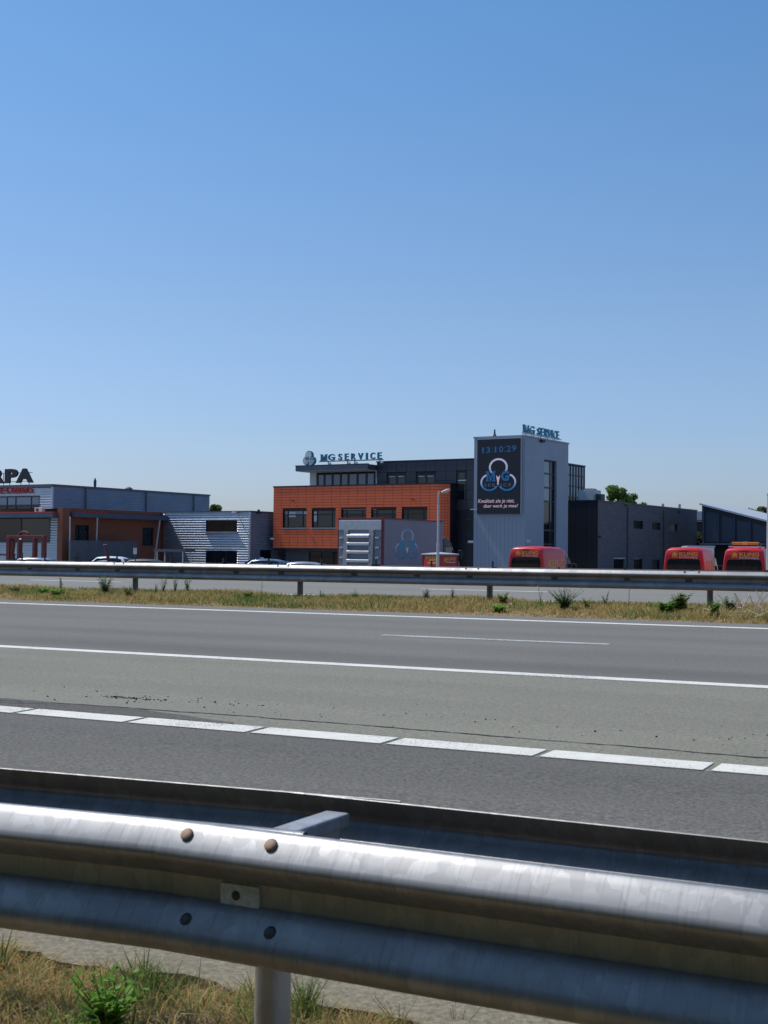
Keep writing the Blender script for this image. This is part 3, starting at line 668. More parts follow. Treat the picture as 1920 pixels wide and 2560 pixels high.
# ================================================================== DARK PANELLED UPPER BLOCK WITH PENTHOUSE
DY = 1.6
dark = O.root('anthracite_office_block', 'dark anthracite panelled upper office storeys behind the orange block', 'building')
c7 = lambda x, y: z2(x, y, 930, 1130, 6.144)
DX0 = O.front(*c7(75, 150), y=DY)[0]; DX1 = O.front(1290, 1160, y=DY)[0]; DZ = O.front(*c7(75, 152), y=DY)[1]
cols_ = [75, 230, 380, 530, 680, 830, 985, 1140, 1300, 1455, 1610, 1765, 1920]
cx_ = [O.front(*c7(c, 300), y=DY)[0] for c in cols_]
ref_px = c7(1200, 300)[0]
rowz = [DZ - .06] + [O.front(*c7(1200, y), y=DY)[1] for y in (290, 440, 585, 737)]; dzr = (rowz[1] - rowz[4]) / 3
while rowz[-1] > .6: rowz.append(rowz[-1] - dzr)
wops = []
for a, b, c, d in ((240, 325, 525, 520), (688, 320, 980, 510)):
    x0, z1 = O.front(*c7(a, b), y=DY); x1, z0 = O.front(*c7(c, d), y=DY); wops.append((x0, ZT - .2, x1, z1))
x0, z1 = O.front(*c7(1305, 300), y=DY); x1, _ = O.front(*c7(1445, 300), y=DY)
zc_ = O.front(*c7(1370, 430), y=DY)[1]; zd_ = O.front(*c7(1370, 737), y=DY)[1]
wops += [(x0, zd_, x1, z1)]
mb = wall_open(MB(), DX0, DX1, 0, DZ, wops, DY + .05, .12); mb.quad((DX0, DY + .05, 0), (DX0, 14, 0), (DX0, 14, DZ), (DX0, DY + .05, DZ)); mb.quad((DX1, DY + .05, 0), (DX1, 6, 0), (DX1, 6, DZ), (DX1, DY + .05, DZ)); mb.quad((DX0, DY + .05, DZ - .3), (DX1, DY + .05, DZ - .3), (DX1, 6, DZ - .3), (DX0, 6, DZ - .3))
mb.build('wall', M['darkback'], dark)
MB().box(DX0 - .04, DY - .07, DZ - .04, DX1, DY + .2, DZ + .05).build('coping', M['frame'], dark)
du_ = MB().box(0, -.04, 0, 1, .03, 1).mesh('panel', M['darkpanel'])
du2 = MB().box(0, -.04, 0, 1, .03, 1).mesh('panel', M['blackwall'])
for i in range(len(cx_) - 1):
    for j in range(len(rowz) - 1):
        a, b, z1, z0 = cx_[i] + .012, min(cx_[i + 1], DX1) - .012, rowz[j] - .012, rowz[j + 1] + .012
        if z1 < ZT - .3 and b < XR - 1: continue
        cut = [o for o in wops if o[0] < (a + b) / 2 < o[2] and o[1] < z1 and o[3] > z0 + .05]
        if cut:
            if z1 > cut[0][3] + .1: z0 = cut[0][3] + .02
            else: continue
        if j > 3: inst('panel', du2 if j > 4 else du_, dark, (a, DY, z0), (0, 0, 0), (b - a, 1, z1 - z0))
        else: inst('panel', du_, dark, (a, DY, z0), (0, 0, 0), (b - a, 1, z1 - z0))
for o in wops[:2]:
    wn = window(dark, o[0], o[1], o[2], o[3], DY + .0, (.5,), (.9,), fw=.13, panes=['glass_mid', 'glass'])
    for t in (.06, .47, .53, .94):
        pass
    for t0, t1 in ((.1, .42), (.57, .9)):
        MB().box(o[0] + (o[2] - o[0]) * t0, DY - .06, o[3] - .32, o[0] + (o[2] - o[0]) * t1, DY - .02, o[3] - .27).build('blind_rail', M['pale'], wn)
o = wops[2]; window(dark, o[0], zc_, o[2], o[3], DY, (), (), fw=.1, glass='glass_mid'); window(dark, o[0], o[1], o[2], zc_ - .03, DY, (), (.47,), fw=.05, panes=['glass', 'glass_mid'])
for px, py in (c7(1250, 882), c7(1400, 882), c7(1490, 1033)):   # bright edges of the floor slabs in the glazed recess
    x, z = O.front(px, py, y=DY - .1); MB().box(x - .35, DY - .12, z - .02, x + .35, DY - .05, z + .02).build('floor_edge', M['dkgrey'], dark)
# penthouse
c4 = lambda x, y: z2(x, y, 670, 1110, 5.53)
pent = O.root('penthouse_storey', 'white penthouse with grey glass strip and jutting flat roof', 'building')
PX0 = O.front(*c4(578, 480), y=DY)[0]; PXW = O.front(*c4(668, 480), y=DY)[0]; PX1 = DX0 - .02; PXw1 = O.front(*c4(1488, 480), y=DY)[0]
RZ1 = O.front(*c4(378, 306), y=.25)[1]; RZ0 = O.front(*c4(383, 380), y=.25)[1]; RX0 = O.front(*c4(380, 340), y=.25)[0]
wz1 = RZ0 - .05
mb = wall_open(MB(), PX0, PX1, ZT - .24, RZ0, [(PXW, ZT - .2, PXw1, wz1)], DY, .15); mb.quad((PX0, DY, ZT - .24), (PX0, 9.4, ZT - .24), (PX0, 9.4, RZ0), (PX0, DY, RZ0)); mb.build('wall', M['white_wall'], pent)
MB().box(RX0, .25, RZ0 + .02, PX1, 10, RZ1).build('roof', M['fascia'], pent)
MB().box(RX0 + .03,   .28, RZ0, PX1 - .03, 9.9, RZ0 + .02).build('soffit', M['white_wall'], pent)
MB().box(RX0 - .03, .21, RZ1, PX1, .45, RZ1 + .05).build('roof_edge', M['frame'], pent)
vb = [(p - 668) / (1488 - 668) for p in (776, 890, 1005, 1110, 1236, 1358, 1470)]
window(pent, PXW, ZT - .2, PXw1, wz1, DY + .05, vb, (.93,), fw=.17, panes=['glass_painted_sky', 'frame'])

# ================================================================== ROOF SIGNS OF THE OFFICE
def sign_letters(root, chars, fnx, z0, z1, y, mt, thick, slab=True):
    for ch, a, b in chars:
        sl_ = ()
        if slab and ch == 'M': sl_ = SLAB_M
        elif slab and ch == 'G': sl_ = SLAB_G
        text('letter', ch, fnx(a, b, z0, z1, y), root, mt, bold=.02 if ch != 'M' else .008, thick=thick, slab=sl_)
Y3 = .95
zs0 = O.front(*c4(1290, 216), y=Y3)[1]; zs1 = O.front(*c4(1290, 126), y=Y3)[1]
sg = O.root('roof_lettering_sign', 'row of teal letters MG SERVICE standing on the penthouse roof', 'sign')
ch = [('M', 735, 828), ('G', 842, 930), ('S', 982, 1032), ('E', 1072, 1124), ('R', 1160, 1220), ('V', 1256, 1324), ('I', 1364, 1386), ('C', 1426, 1488), ('E', 1524, 1580)]
ch = [(c, O.front(*c4(a, 180), y=Y3)[0], O.front(*c4(b, 180), y=Y3)[0]) for c, a, b in ch]
sign_letters(sg, ch, lambda a, b, z0, z1, y: on_front(a, z0, b, z1, y), zs0, zs1, Y3, 'teal', .16)
MB().box(ch[0][1] - .1, Y3 - .16, zs0 - .09, ch[-1][2] + .1, Y3 + .04, zs0 - .02).build('base_rail', M['dkgrey'], sg)
for k, (i, t) in enumerate(((1, -.1), (3, .5), (4, .6), (8, .4))):
    x = ch[i][1] + (ch[i][2] - ch[i][1]) * t
    MB().tube([(x, Y3, zs0 - .05), (x, Y3, RZ1)], .03, 6).tube([(x + .1, Y3 - .1, zs0 - .05), (x + .5,   .45, RZ1 + .06)], .025, 6).build('strut', M['dkgrey'], sg)
    MB().box(x + .44,   .32, RZ1 + .05, x + .62, .48, RZ1 + .2).build('floodlight', M['white_wall'], sg)
tf = O.root('trefoil_roof_sign', 'pale grey trefoil emblem with teal letters MG on the penthouse roof', 'sign')
disc = []
for i, (a, b, r_) in enumerate(((580, 156, 46), (546, 232, 46), (616, 232, 46), (581, 205, 40))):
    x, z = O.front(*c4(a, b), y=Y3); r_ = r_ / 5.53 / F * 118; disc.append((x, z, r_))
fr_ = MB(); bk = MB()
for i, (x, z, r_) in enumerate(disc):
    for m_, rr, ya, yb_ in ((fr_, r_, -.23 - .003 * i, -.15), (bk, r_ + .07, -.155 - .003 * i, .05)):
        pts = [(x + rr * math.cos(2 * math.pi * k / 28), Y3 + yb_, z + rr * math.sin(2 * math.pi * k / 28)) for k in range(28)]
        m_.prism(pts, (0, ya - yb_, 0))
bk.build('casing', M['teal'], tf); fr_.build('face', M['white_wall'], tf)
for s_, a, b in (('M', 518, 566), ('G', 582, 628)):
    xa, za = O.front(*c4(a, 222), y=Y3 - .25); xb, zb_ = O.front(*c4(b, 176), y=Y3 - .25); text('letter', s_, on_front(xa, za, xb, zb_, Y3 - .245), tf, 'teal', bold=.03, thick=.02, slab=SLAB_M if s_ == 'M' else SLAB_G)
xa, za = O.front(*c4(514, 258), y=Y3 - .25); xb, zb_ = O.front(*c4(630, 238), y=Y3 - .25); text('lettering', 'SERVICE', on_front(xa, za, xb, zb_, Y3 - .245), tf, 'liftpost', thick=.015, space=1.2)
MB().tube([(disc[3][0], Y3, RZ1), (disc[3][0], Y3, disc[3][1])], .05, 8).build('strut', M['dkgrey'], tf)
MB().box(disc[2][0] + .1,   .32, RZ1 + .05, disc[2][0] + .28, .48, RZ1 + .2).build('floodlight', M['white_wall'], tf)

# ================================================================== CLOCK TOWER WITH LED SCREEN
c3 = lambda x, y: z2(x, y, 1140, 1030, 4.608)
T = Fr(*c3(797, 273), 102, FA)
tower = T.root('clock_tower', 'tall grey tower with a black digital clock screen', 'tower')
TZ = T.z0; TX = T.front(*c3(213, 292))[0]; TY = T.side(*c3(1295, 382))[0]
sy0, sz1 = T.side(*c3(1015, 545)); sy1, _ = T.side(*c3(1160, 570)); sops = [(sy0, .3, sy1, sz1)]
mb = wall_open(MB(), 0, TY, 0, TZ, sops, 0, .3, 0, 0, axis='y', s=-1)
mb.quad((TX, 0, 0), (0, 0, 0), (0, 0, TZ), (TX, 0, TZ)); mb.quad((TX, 0, 0), (TX, TY, 0), (TX, TY, TZ), (TX, 0, TZ)); mb.quad((TX, TY, 0), (0, TY, 0), (0, TY, TZ), (TX, TY, TZ)); mb.quad((TX, 0, TZ - .1), (0, 0, TZ - .1), (0, TY, TZ - .1), (TX, TY, TZ - .1))
mb.build('wall', M['towerclad'], tower)
nb = 13; wv = -TX / nb
cl = MB().box(0, -.035, 0, 1, 0, 1).mesh('cladding_panel', M['towerclad'])
for i in range(nb): inst('cladding_panel', cl, tower, (TX + i * wv + .005, 0, .02), (0, 0, 0), (wv - .01, random.uniform(.85, 1.15), TZ - .08))
cp_ = MB()
cp_.box(TX - .05, -.09, TZ - .06, .07, .12, TZ + .06); cp_.box(-.12, .12, TZ - .06, .07, TY + .05, TZ + .06); cp_.build('coping', M['towerclad'], tower)
MB().box(.002, -.05, 0, .05, .06, TZ - .07).build('corner_trim', M['towerclad'], tower)
nh = [.0, .105, .215, .325, .44, .555, .67, .785, .9]
st_ = window(tower, sy0 + .01, .31, sy1 - .01, sz1 - .01, -.18, (.66,), [1 - h for h in (.115, .235, .352, .60, .72, .83, .93)][::-1], fw=.13, axis='y', s=-1, panes=['glass', 'glass', 'glass', 'glass', 'glass', 'glass_painted_sky', 'glass_painted_sky', 'glass_painted_sky', 'glass', 'glass', 'glass', 'glass', 'glass', 'glass', 'glass_mid', 'glass_mid'])
# screen
scx0, scz1 = T.front(*c3(246, 317), y=-.3); scx1, _ = T.front(*c3(738, 300), y=-.3); scz0 = T.front(*c3(484, 1172), y=-.3)[1]; scz1 = T.front(*c3(484, 309), y=-.3)[1]
scr = MB().box(scx0, -.3, scz0, scx1, -.04, scz1).build('screen', M['screen'], tower, bevel=.01)
MB().box(scx0 - .04, -.2, scz0 - .04, scx0, -.04, scz1 + .06).box(scx1, -.2, scz0 - .04, scx1 + .06, -.04, scz1 + .06).box(scx0, -.2, scz1 + .003, scx1, -.04, scz1 + .06).build('screen_frame', M['pale'], tower)
SW, SH = scx1 - scx0, scz1 - scz0
def sc_(a0, b0, a1, b1): return on_front(scx0 + SW * a0, scz0 + SH * b0, scx0 + SW * a1, scz0 + SH * b1, -.301)
c5 = lambda x, y: ((x - 135) / 1055, 1 - (y - 170) / 1885)     # photo zoom -> unit screen coordinates
def su(x0, y0, x1, y1): a0, b1 = c5(x0, y0); a1, b0 = c5(x1, y1); return sc_(a0, b0, a1, b1)
for s_, x0, x1, y0, y1, m_ in (('1', 262, 300, 372, 520, 'led_blue'), ('3', 358, 458, 365, 515, 'led_blue'), ('.', 495, 518, 385, 410, 'led_dim'), ('.', 495, 518, 478, 502, 'led_dim'), ('1', 572, 612, 358, 512, 'led_blue'), ('0', 680, 780, 355, 508, 'led_blue'), ('.', 809, 832, 378, 402, 'led_dim'), ('.', 809, 832, 472, 496, 'led_dim'), ('2', 862, 970, 348, 500, 'led_blue'), ('9', 990, 1100, 342, 495, 'led_blue')):
    text('lettering', s_, su(x0, y0 + 4, x1, y1 + 4), scr, m_, bold=.012, thick=.006)
fu = lambda x, y, t: sc_(0, 0, 1, 1)(*c5(x, y), t)
fflip = lambda x, y, t: fu(x, 2000 - y, t)
ring('emblem_ring', fflip, 663, 2000 - 888, 205, 46, -38, 222, scr, 'led_ringtop', asp=1.02, thick=.005)
ring('emblem_ring', fflip, 445, 2000 - 1265, 198, 42, 105, 330, scr, 'led_ring', asp=1.02, thick=.006)
ring('emblem_ring', fflip, 880, 2000 - 1265, 198, 42, -150, 70, scr, 'led_ring', asp=1.02, thick=.006)
mb = MB(); mb.add([fu(x, y, .005) for x, y in ((608, 1085), (660, 1140), (712, 1085), (680, 1230), (668, 1330), (648, 1330), (638, 1230))], [(0, 1, 6), (1, 2, 3), (1, 3, 4, 5, 6)]); mb.build('emblem_tail', M['led_pink'], scr)
text('lettering', 'M', su(352, 980, 600, 1240), scr, 'led_blue', bold=.015, thick=.009, slab=SLAB_M)
text('lettering', 'G', su(730, 980, 930, 1235), scr, 'led_blue', bold=.05, thick=.009, slab=SLAB_G)
text('lettering', 'SERVICE', su(325, 1290, 980, 1372), scr, 'led_dim', bold=.012, thick=.011, space=1.35)
text('lettering', 'Kwaliteit zie je niet,', su(165, 1682, 1062, 1808), scr, 'led_pink', bold=0, shear=.22, thick=.006)
text('lettering', 'daar werk je mee!', su(305, 1812, 1150, 1925), scr, 'led_pink', bold=0, shear=.22, thick=.0075)
# lettering along the tower's flank roof
ts = T.root('tower_roof_lettering', 'teal letters MG SERVICE seen obliquely on the tower roof', 'sign')
c6 = lambda x, y: z2(x, y, 1290, 1050, 8.7316)
ya = T.side(*c6(163, 180), x=-.2)[0]; yb_ = T.side(*c6(940, 350), x=-.2)[0]; zt0 = T.side(*c6(166, 275), x=-.2)[1]; zt1 = T.side(*c6(166, 95), x=-.2)[1]
full = [('M', 0, .150), ('G', .168, .30), ('S', .385, .455), ('E', .485, .555), ('R', .585, .668), ('V', .675, .765), ('I', .785, .812), ('C', .838, .915), ('E', .935, 1.0)]
for c, a, b in full:
    text('letter', c, on_side(ya + (yb_ - ya) * a, zt0, ya + (yb_ - ya) * b, zt1, -.3), ts, 'teal', bold=.012, thick=.14, slab=SLAB_M if c == 'M' else (SLAB_G if c == 'G' else ()))
MB().box(-.3, ya - .1, zt0 - .07, -.04, yb_ + .1, zt0 - .004).build('base_rail', M['pale'], ts)
for k in range(5):
    y = ya + (yb_ - ya) * (k + .3) / 5; MB().tube([(-.17, y, zt0 - .04), (-.17, y, TZ - .1)], .03, 6).tube([(-.2, y, zt0 - .04), (-1.0, y - .3, TZ - .1)], .02, 6).build('strut', M['dkgrey'], ts)
x, z = T.front(*c3(445, 278), y=.4); MB().tube([(x, .4, TZ - .1), (x, .4, TZ + .15), (x, .4, TZ + .25), (x, .4, TZ + .62)], [.18, .14, .08, .05], 10).build('roof_vent', M['dkgrey'], tower)
x, z = T.front(*c3(185, 1490)); MB().box(TX - .55, .1, z - .12, TX - .02, .3, z + .06).build('wall_camera', M['white_wall'], tower)
y, z = T.side(*c3(985, 335)); MB().box(.0, y - .3, z - .1, .2, y + .3, z + .1).build('wall_lamp', M['black'], tower)
x, z = T.front(*c3(218, 1122)); MB().box(TX - .3, -.06, z - .04, scx0, -.04, z + .04).build('cable_tray', M['pale'], tower)
ya_, z_ = T.side(*c3(800, 1485)); yb2, _ = T.side(*c3(850, 1495)); MB().box(.01, ya_, z_ - .12, .06, yb2, z_ + .12).build('name_plate', M['pale'], tower)

# ================================================================== GRIDDED GLASS BLOCK BEHIND THE TOWER
Gf = Fr(1404, 1157, 118, FA)
gb = Gf.root('gridded_glass_block', 'dark block with a tall grid of panes just behind the tower', 'building')
GH = Gf.z0; GYE = Gf.side(*c3(1484, 634))[0]
MB().box(-6, 0, 0, -.08, GYE, GH - .05).build('wall', M['darkback'], gb); MB().box(-6.1, -.06, GH - .05, .06, GYE + .06, GH + .06).build('coping', M['frame'], gb)
rows_ = [GH - .08] + [Gf.side(*c3(1390, y), x=0)[1] for y in (735, 860, 985, 1110)]; ncol = 8; yy = np.linspace(.06, GYE - .05, ncol + 1)
for i in range(ncol):
    for j in range(4):
        MB().box(-.08, yy[i] + .06, rows_[j + 1] + .06, -.03, yy[i + 1] - .06, rows_[j] - .06).build('pane', M['glass_painted_sky'] if j < 3 else M['glass'], gb)
mb = MB()
for y in yy: mb.box(-.08, y - .05, 0, .03, y + .05, GH - .052)
for z in rows_[1:4]: mb.box(-.075, .06, z - .05, .02, GYE - .05, z + .05)
mb.build('mullion_grid', M['frame'], gb)

# ================================================================== LOW DARK BRICK BUILDING
c4r = lambda x, y: z2(x, y, 1400, 1180, 3.19)
B = Fr(*c4r(303, 228), 113, FA)
bb = B.root('dark_brick_building', 'low dark grey brick hall with small square windows, right of the tower', 'building')
BZ = B.z0; BY = B.side(*c4r(1092, 322))[0]; BX = -6.0
wl = []
for a, b, c, d in ((587, 385, 665, 457), (735, 400, 803, 465), (868, 412, 937, 478), (428, 692, 510, 790), (590, 692, 660, 790), (735, 697, 800, 790)):
    y0, z1 = B.side(*c4r(a, b)); y1, z0 = B.side(*c4r(c, d)); wl.append((y0, max(z0, .5), y1, z1))
mb = wall_open(MB(), 0, BY, 0, BZ, wl, 0, .15, axis='y', s=-1); mb.quad((BX, BY, 0), (0, BY, 0), (0, BY, BZ), (BX, BY, BZ)); mb.build('wall', M['brick_dark'], bb)
mb = MB(); mb.quad((BX, 0, 0), (0, 0, 0), (0, 0, BZ), (BX, 0, BZ)); mb.quad((BX, 0, BZ - .15), (0, 0, BZ - .15), (0, BY, BZ - .15), (BX, BY, BZ - .15)); mb.build('end_wall', M['blackwall'], bb)
bw_ = MB().box(0, -.03, 0, 1, -.001, 1).mesh('cladding_panel', M['blackwall'])
for i in range(6): inst('cladding_panel', bw_, bb, (BX + i + .01, 0, .05), (0, 0, 0), (.98, 1, BZ - .1))
MB().box(-.25, -.05, BZ - .06, .06, BY + .05, BZ + .06).box(BX, -.06, BZ - .06, -.25, .2, BZ + .06).build('coping', M['frame'], bb)
for i, o in enumerate(wl):
    wn = window(bb, o[0] + .01, o[1] + .01, o[2] - .01, o[3] - .01, -.09, (), (), fw=.08, axis='y', s=-1, glass='glass_dull')
    if i == 3: MB().box(.0, o[0] - .05, o[3], .08, o[2] + .05, o[3] + .09).build('lintel', M['pale'], wn)
for x, y in ((520, 268), (950, 318), (312, 518)):
    yy_, z_ = B.side(*c4r(x, y)); MB().box(.0, yy_ - .15, z_ - .07, .14, yy_ + .15, z_ + .07).build('wall_lamp', M['black'], bb)
for x, yb_, yt in ((818, 288, 253), (951, 300, 255)):
    y, z = B.side(*c4r(x, yb_), x=-2); yb3, z1 = B.side(*c4r(x, yt), x=-2)
    MB().tube([(-2, y, BZ - .15), (-2, y, z1 - .1), (-2, y, z1)], [.16, .16, .13], 10).build('roof_pipe', M['pale'], bb, smooth=True, angle=40)
for yy_ in (6.5, 15.5):
    MB().tube([(.09, yy_, 0), (.09, yy_, BZ - .3)], .05, 8).build('downpipe', M['dkgrey'], bb, smooth=True, angle=40)
# roof air unit
c44 = lambda x, y: z2(x, y, 1400, 1150, 4.879)
A1 = Fr(*c44(300, 490), 118, FA, B.zb + BZ - .15)
ac = A1.root('roof_air_unit', 'pale grey boxy air handling unit on the dark brick roof', 'air unit')
x1, z1 = A1.front(*c44(408, 362)); zt = z1
y1, _ = A1.side(*c44(500, 420), x=x1)
MB().box(-.6, 0, .15, x1, min(y1, 3), zt).build('casing', M['pale'], ac, bevel=.02)
MB().box(x1 + .001, .5, .4, x1 + .5, min(y1, 3) - .3, zt - .35).build('intake_hood', M['dkgrey'], ac, bevel=.02)
MB().box(x1 - 1.2, .2, zt, x1 - .2, 1.2, zt + .12).build('lid', M['fascia'], ac)
for x in (-.4, x1 - .3): MB().box(x, .1, 0, x + .12, 2.6, .15).build('skid', M['dkgrey'], ac)

# ================================================================== LEAN-TO HALL AT THE RIGHT
cs = lambda x, y: z2(x, y, 1700, 1180, 7.54)
Hf = Fr(*cs(415, 625), 124, FA)
hall = Hf.root('sloping_roof_hall', 'dark blue hall with a roof sloping down to the right edge', 'building')
HX, hz1 = Hf.front(*cs(1650, 935)); slope = (hz1 - Hf.z0) / HX; HXE = HX + 6; zt_ = lambda x: Hf.z0 + slope * x
HB = Hf.front(*cs(1000, 1340))[1]
MB().prism([(0, 0, HB), (HXE, 0, HB), (HXE, 0, zt_(HXE)), (0, 0, zt_(0))], (0, 14, 0)).build('wall', M['shed_rib'], hall)
for a, b, t0, t1 in ((490, 715, 750, 780), (795, 1025, 825, 880), (1085, 1320, 915, 955), (1385, 1640, 970, 1030)):
    x0, z0 = Hf.front(*cs(a, t0)); x1, z1 = Hf.front(*cs(b, t1)); zb_ = HB + .12
    MB().prism([(x0, -.05, zb_), (x1, -.05, zb_), (x1, -.05, z1), (x0, -.05, z0)], (0, .05, 0)).build('wall_panel', M['shed'], hall)
for c in (730, 1030, 1325, 450):
    x, _ = Hf.front(*cs(c, 1000)); MB().box(x - .06, -.12, HB, x + .06, -.002, zt_(x) - .1).build('pilaster', M['shed'], hall)
MB().prism([(-.15, -.3, zt_(-.15) - .02), (HXE, -.3, zt_(HXE) - .02), (HXE, -.3, zt_(HXE) + .14), (-.15, -.3, zt_(-.15) + .14)], (0, 14.5, 0)).build('roof', M['pale'], hall)
MB().box(-.1, -.5, HB - .16, HXE, 1.5, HB - .02).build('canopy', M['fascia'], hall)
MB().box(.3, 1.6, 0, HXE, 14, HB - .16).build('ground_floor_wall', M['blackwall'], hall)
for x in (.2, 4.5, 8.8): MB().box(x, -.4, 0, x + .2, -.2, HB - .16).build('column', M['shed_rib'], hall)
# far pitched roof between the two
Nf = Fr(*cs(322, 835), 150, FA)
nb_ = Nf.root('far_dark_house', 'small dark roofed house glimpsed in the gap between the halls', 'building')
MB().box(-1.5, 0, 0, 6, 8, Nf.front(*cs(380, 930))[1]).build('wall', M['blackwall'], nb_)
z0 = Nf.front(*cs(380, 930))[1]; MB().prism([(-2, -.5, z0), (6.5, -.5, z0), (6.5, 3, Nf.z0 + .5), (-2, 3, Nf.z0 + .5)], (0, 0, .15)).build('roof', M['shed'], nb_)
#PART5
# ================================================================== LEFT HALL WITH THE ROOF LETTERS
c1 = lambda x, y: z2(x, y, 0, 1080, 2.5136)
cz = lambda x, y: z2(x, y, 0, 1150, 6.381)
S = Fr(*c1(330, 327), 118, FA)
sh = S.root('corrugated_hall', 'large blue grey corrugated hall at the left edge with a window band', 'building')
SZ = S.z0; SY = S.side(*c1(1316, 400))[0]; SX = -13
wx1 = S.front(*cz(640, 640))[0]; wz1 = S.front(*cz(640, 568))[1]; wz0 = S.front(*cz(640, 822))[1] - .3
sop = [(SX + .5, wz0, wx1, wz1)]
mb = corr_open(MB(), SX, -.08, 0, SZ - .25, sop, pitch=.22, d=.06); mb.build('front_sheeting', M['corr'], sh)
mb = corr(MB(), .08, SY, 0, SZ - .12, axis='y', s=-1, pitch=.21, d=.05); mb.build('side_sheeting', M['corr_shade'], sh)
MB().box(SX, .06, 0, -.06, SY, SZ - .2).build('wall_core', M['dkgrey'], sh)
MB().box(-.09, -.06, 0, .06, .09, SZ - .02).build('corner_trim', M['corr'], sh)
MB().box(SX, -.1, SZ - .25, .08, .25, SZ).box(-.2, .25, SZ - .14, .1, SY + .05, SZ).build('roof_edge', M['fascia'], sh)
xs = [S.front(*cz(p, 650))[0] for p in (117, 255, 503)]
W_ = wx1 - SX - .5
window(sh, SX + .5, wz0, wx1, wz1, -.04, [((x - SX - .5) / W_) for x in [xs[0] - 4.4, xs[0] - 2.2] + xs], [(S.front(*cz(400, 722))[1] - wz0) / (wz1 - wz0)], fw=.1, dep=.09, panes=['glass', 'glass_painted_sky'])
for x, y, nm in ((597, 330, 'roof_vent'), (810, 352, 'roof_dome')):
    yy_, z_ = S.side(*c1(x, y), x=-.6)
    if nm == 'roof_vent': MB().tube([(-.6, yy_, SZ - .2), (-.6, yy_, SZ + .35), (-.6, yy_, SZ + .6), (-.6, yy_, SZ + .85)], [.1, .13, .13, .03], 8).build(nm, M['dkgrey'], sh)
    else: MB().tube([(-.6, yy_, SZ - .2), (-.6, yy_, SZ + .1), (-.6, yy_, SZ + .25)], [.4, .35, .1], 8).build(nm, M['dkgrey'], sh)
for yy_ in (4.0, 12.0, 19.0):
    MB().tube([(.12, yy_, 0), (.12, yy_, SZ - .15)], .06, 8).build('downpipe', M['fascia'], sh, smooth=True, angle=40)
ls = S.root('black_roof_letters', 'huge black letters RPA standing on the corrugated hall roof', 'sign')
Yl = .5
zl0 = S.front(*cz(300, 368), y=Yl)[1]; zl1 = S.front(*cz(300, 140), y=Yl)[1]
for c, a, b in (('E', -420, -270), ('R', -105, 85), ('P', 100, 300), ('A', 275, 545)):
    text('letter', c, on_front(S.front(*cz(a, 250), y=Yl)[0], zl0, S.front(*cz(b, 250), y=Yl)[0], zl1, Yl), ls, 'serpa', bold=.055, thick=.2)
for z in (zl0 + .15, zl1 - .35):
    MB().tube([(S.front(*cz(-420, 250), y=Yl)[0], Yl + .12, z), (S.front(*cz(500, 250), y=Yl)[0], Yl + .12, z)], .03, 6).build('carrier_rail', M['dkgrey'], ls)
for p in (-300, 40, 140, 320, 450):
    x = S.front(*cz(p, 250), y=Yl)[0]; MB().tube([(x, Yl + .12, zl0 + .9), (x, Yl + .12, SZ - .2)], .03, 6).build('strut', M['dkgrey'], ls)
rs = S.root('red_wall_letters', 'red letters N-LIMBERS above the window band of the corrugated hall', 'sign')
zr0 = S.front(*cz(300, 512))[1]; zr1 = S.front(*cz(300, 438))[1]
xs_ = np.linspace(S.front(*cz(-10, 470))[0], S.front(*cz(540, 470))[0], 10)
for i, c in enumerate('N-LIMBERS'):
    if c == '-': text('letter', c, on_front(xs_[i] + .1, (zr0 + zr1) / 2 - .06, xs_[i + 1] - .1, (zr0 + zr1) / 2 + .06, -.06), rs, 'red_letter', thick=.1); continue
    text('letter', c, on_front(xs_[i] + .05 + (.12 if c == 'I' else 0), zr0, xs_[i + 1] - .05 - (.12 if c == 'I' else 0), zr1, -.06), rs, 'red_letter', bold=.02, thick=.1)
MB().box(xs_[0] - 4, -.075, zr0 - .06, xs_[-1] + .05, -.052, zr0 - .02).build('carrier_rail', M['red_trim'], rs)

# brick wing with canopy and pier
K = Fr(*cz(920, 757), 106, FA)
wg = K.root('red_brick_wing', 'low red brick entrance wing with pier and red edged canopy', 'building')
KZ = K.z0; KW = K.front(*cz(1000, 757))[0]; KY = K.side(*c1(1040, 510), x=KW)[0]
ki = lambda x, y, X=None: K.side(x, y, KW if X is None else X)
dy0, dz1 = ki(*c1(492, 583)); dy1, dz0 = ki(*c1(580, 700)); vy0, vz1 = ki(*c1(915, 600)); vy1, vz0 = ki(*c1(985, 712))
mb = wall_open(MB(), .5, KY, 0, KZ, [(dy0, .02, dy1, dz1), (vy0, vz0, vy1, vz1)], KW - .35, .2, axis='y', s=-1)
mb.box(0, 0, 0, KW, .8, KZ); mb.quad((-12, .5, KZ - .05), (KW - .35, .5, KZ - .05), (KW - .35, KY, KZ - .05), (-12, KY, KZ - .05))
mb.box(KW - .6, .8, KZ - .45, KW - .34, KY, KZ); mb.box(KW - 1.2, KY - .1, 0, KW - .02, KY + .5, KZ)
mb.build('wall', M['brick_red'], wg)
dr = window(wg, dy0, .02, dy1, dz1, KW - .45, (.4,), (.82,), fw=.1, axis='y', s=-1, glass='glass', name='door')
window(wg, vy0, vz0, vy1, vz1, KW - .45, (), (.5,), fw=.09, axis='y', s=-1, glass='glass', sill='dkgrey')
cz0 = ki(*c1(700, 505), KW + .3)[1]
MB().box(KW - .34, 1.0, KZ - .72, KW + .55, KY - .2, KZ - .34).build('canopy', M['fascia'], wg)
MB().box(KW + .45, 1.0, KZ - .339, KW + .58, KY * .36, KZ - .27).build('canopy_edge', M['red_trim'], wg)
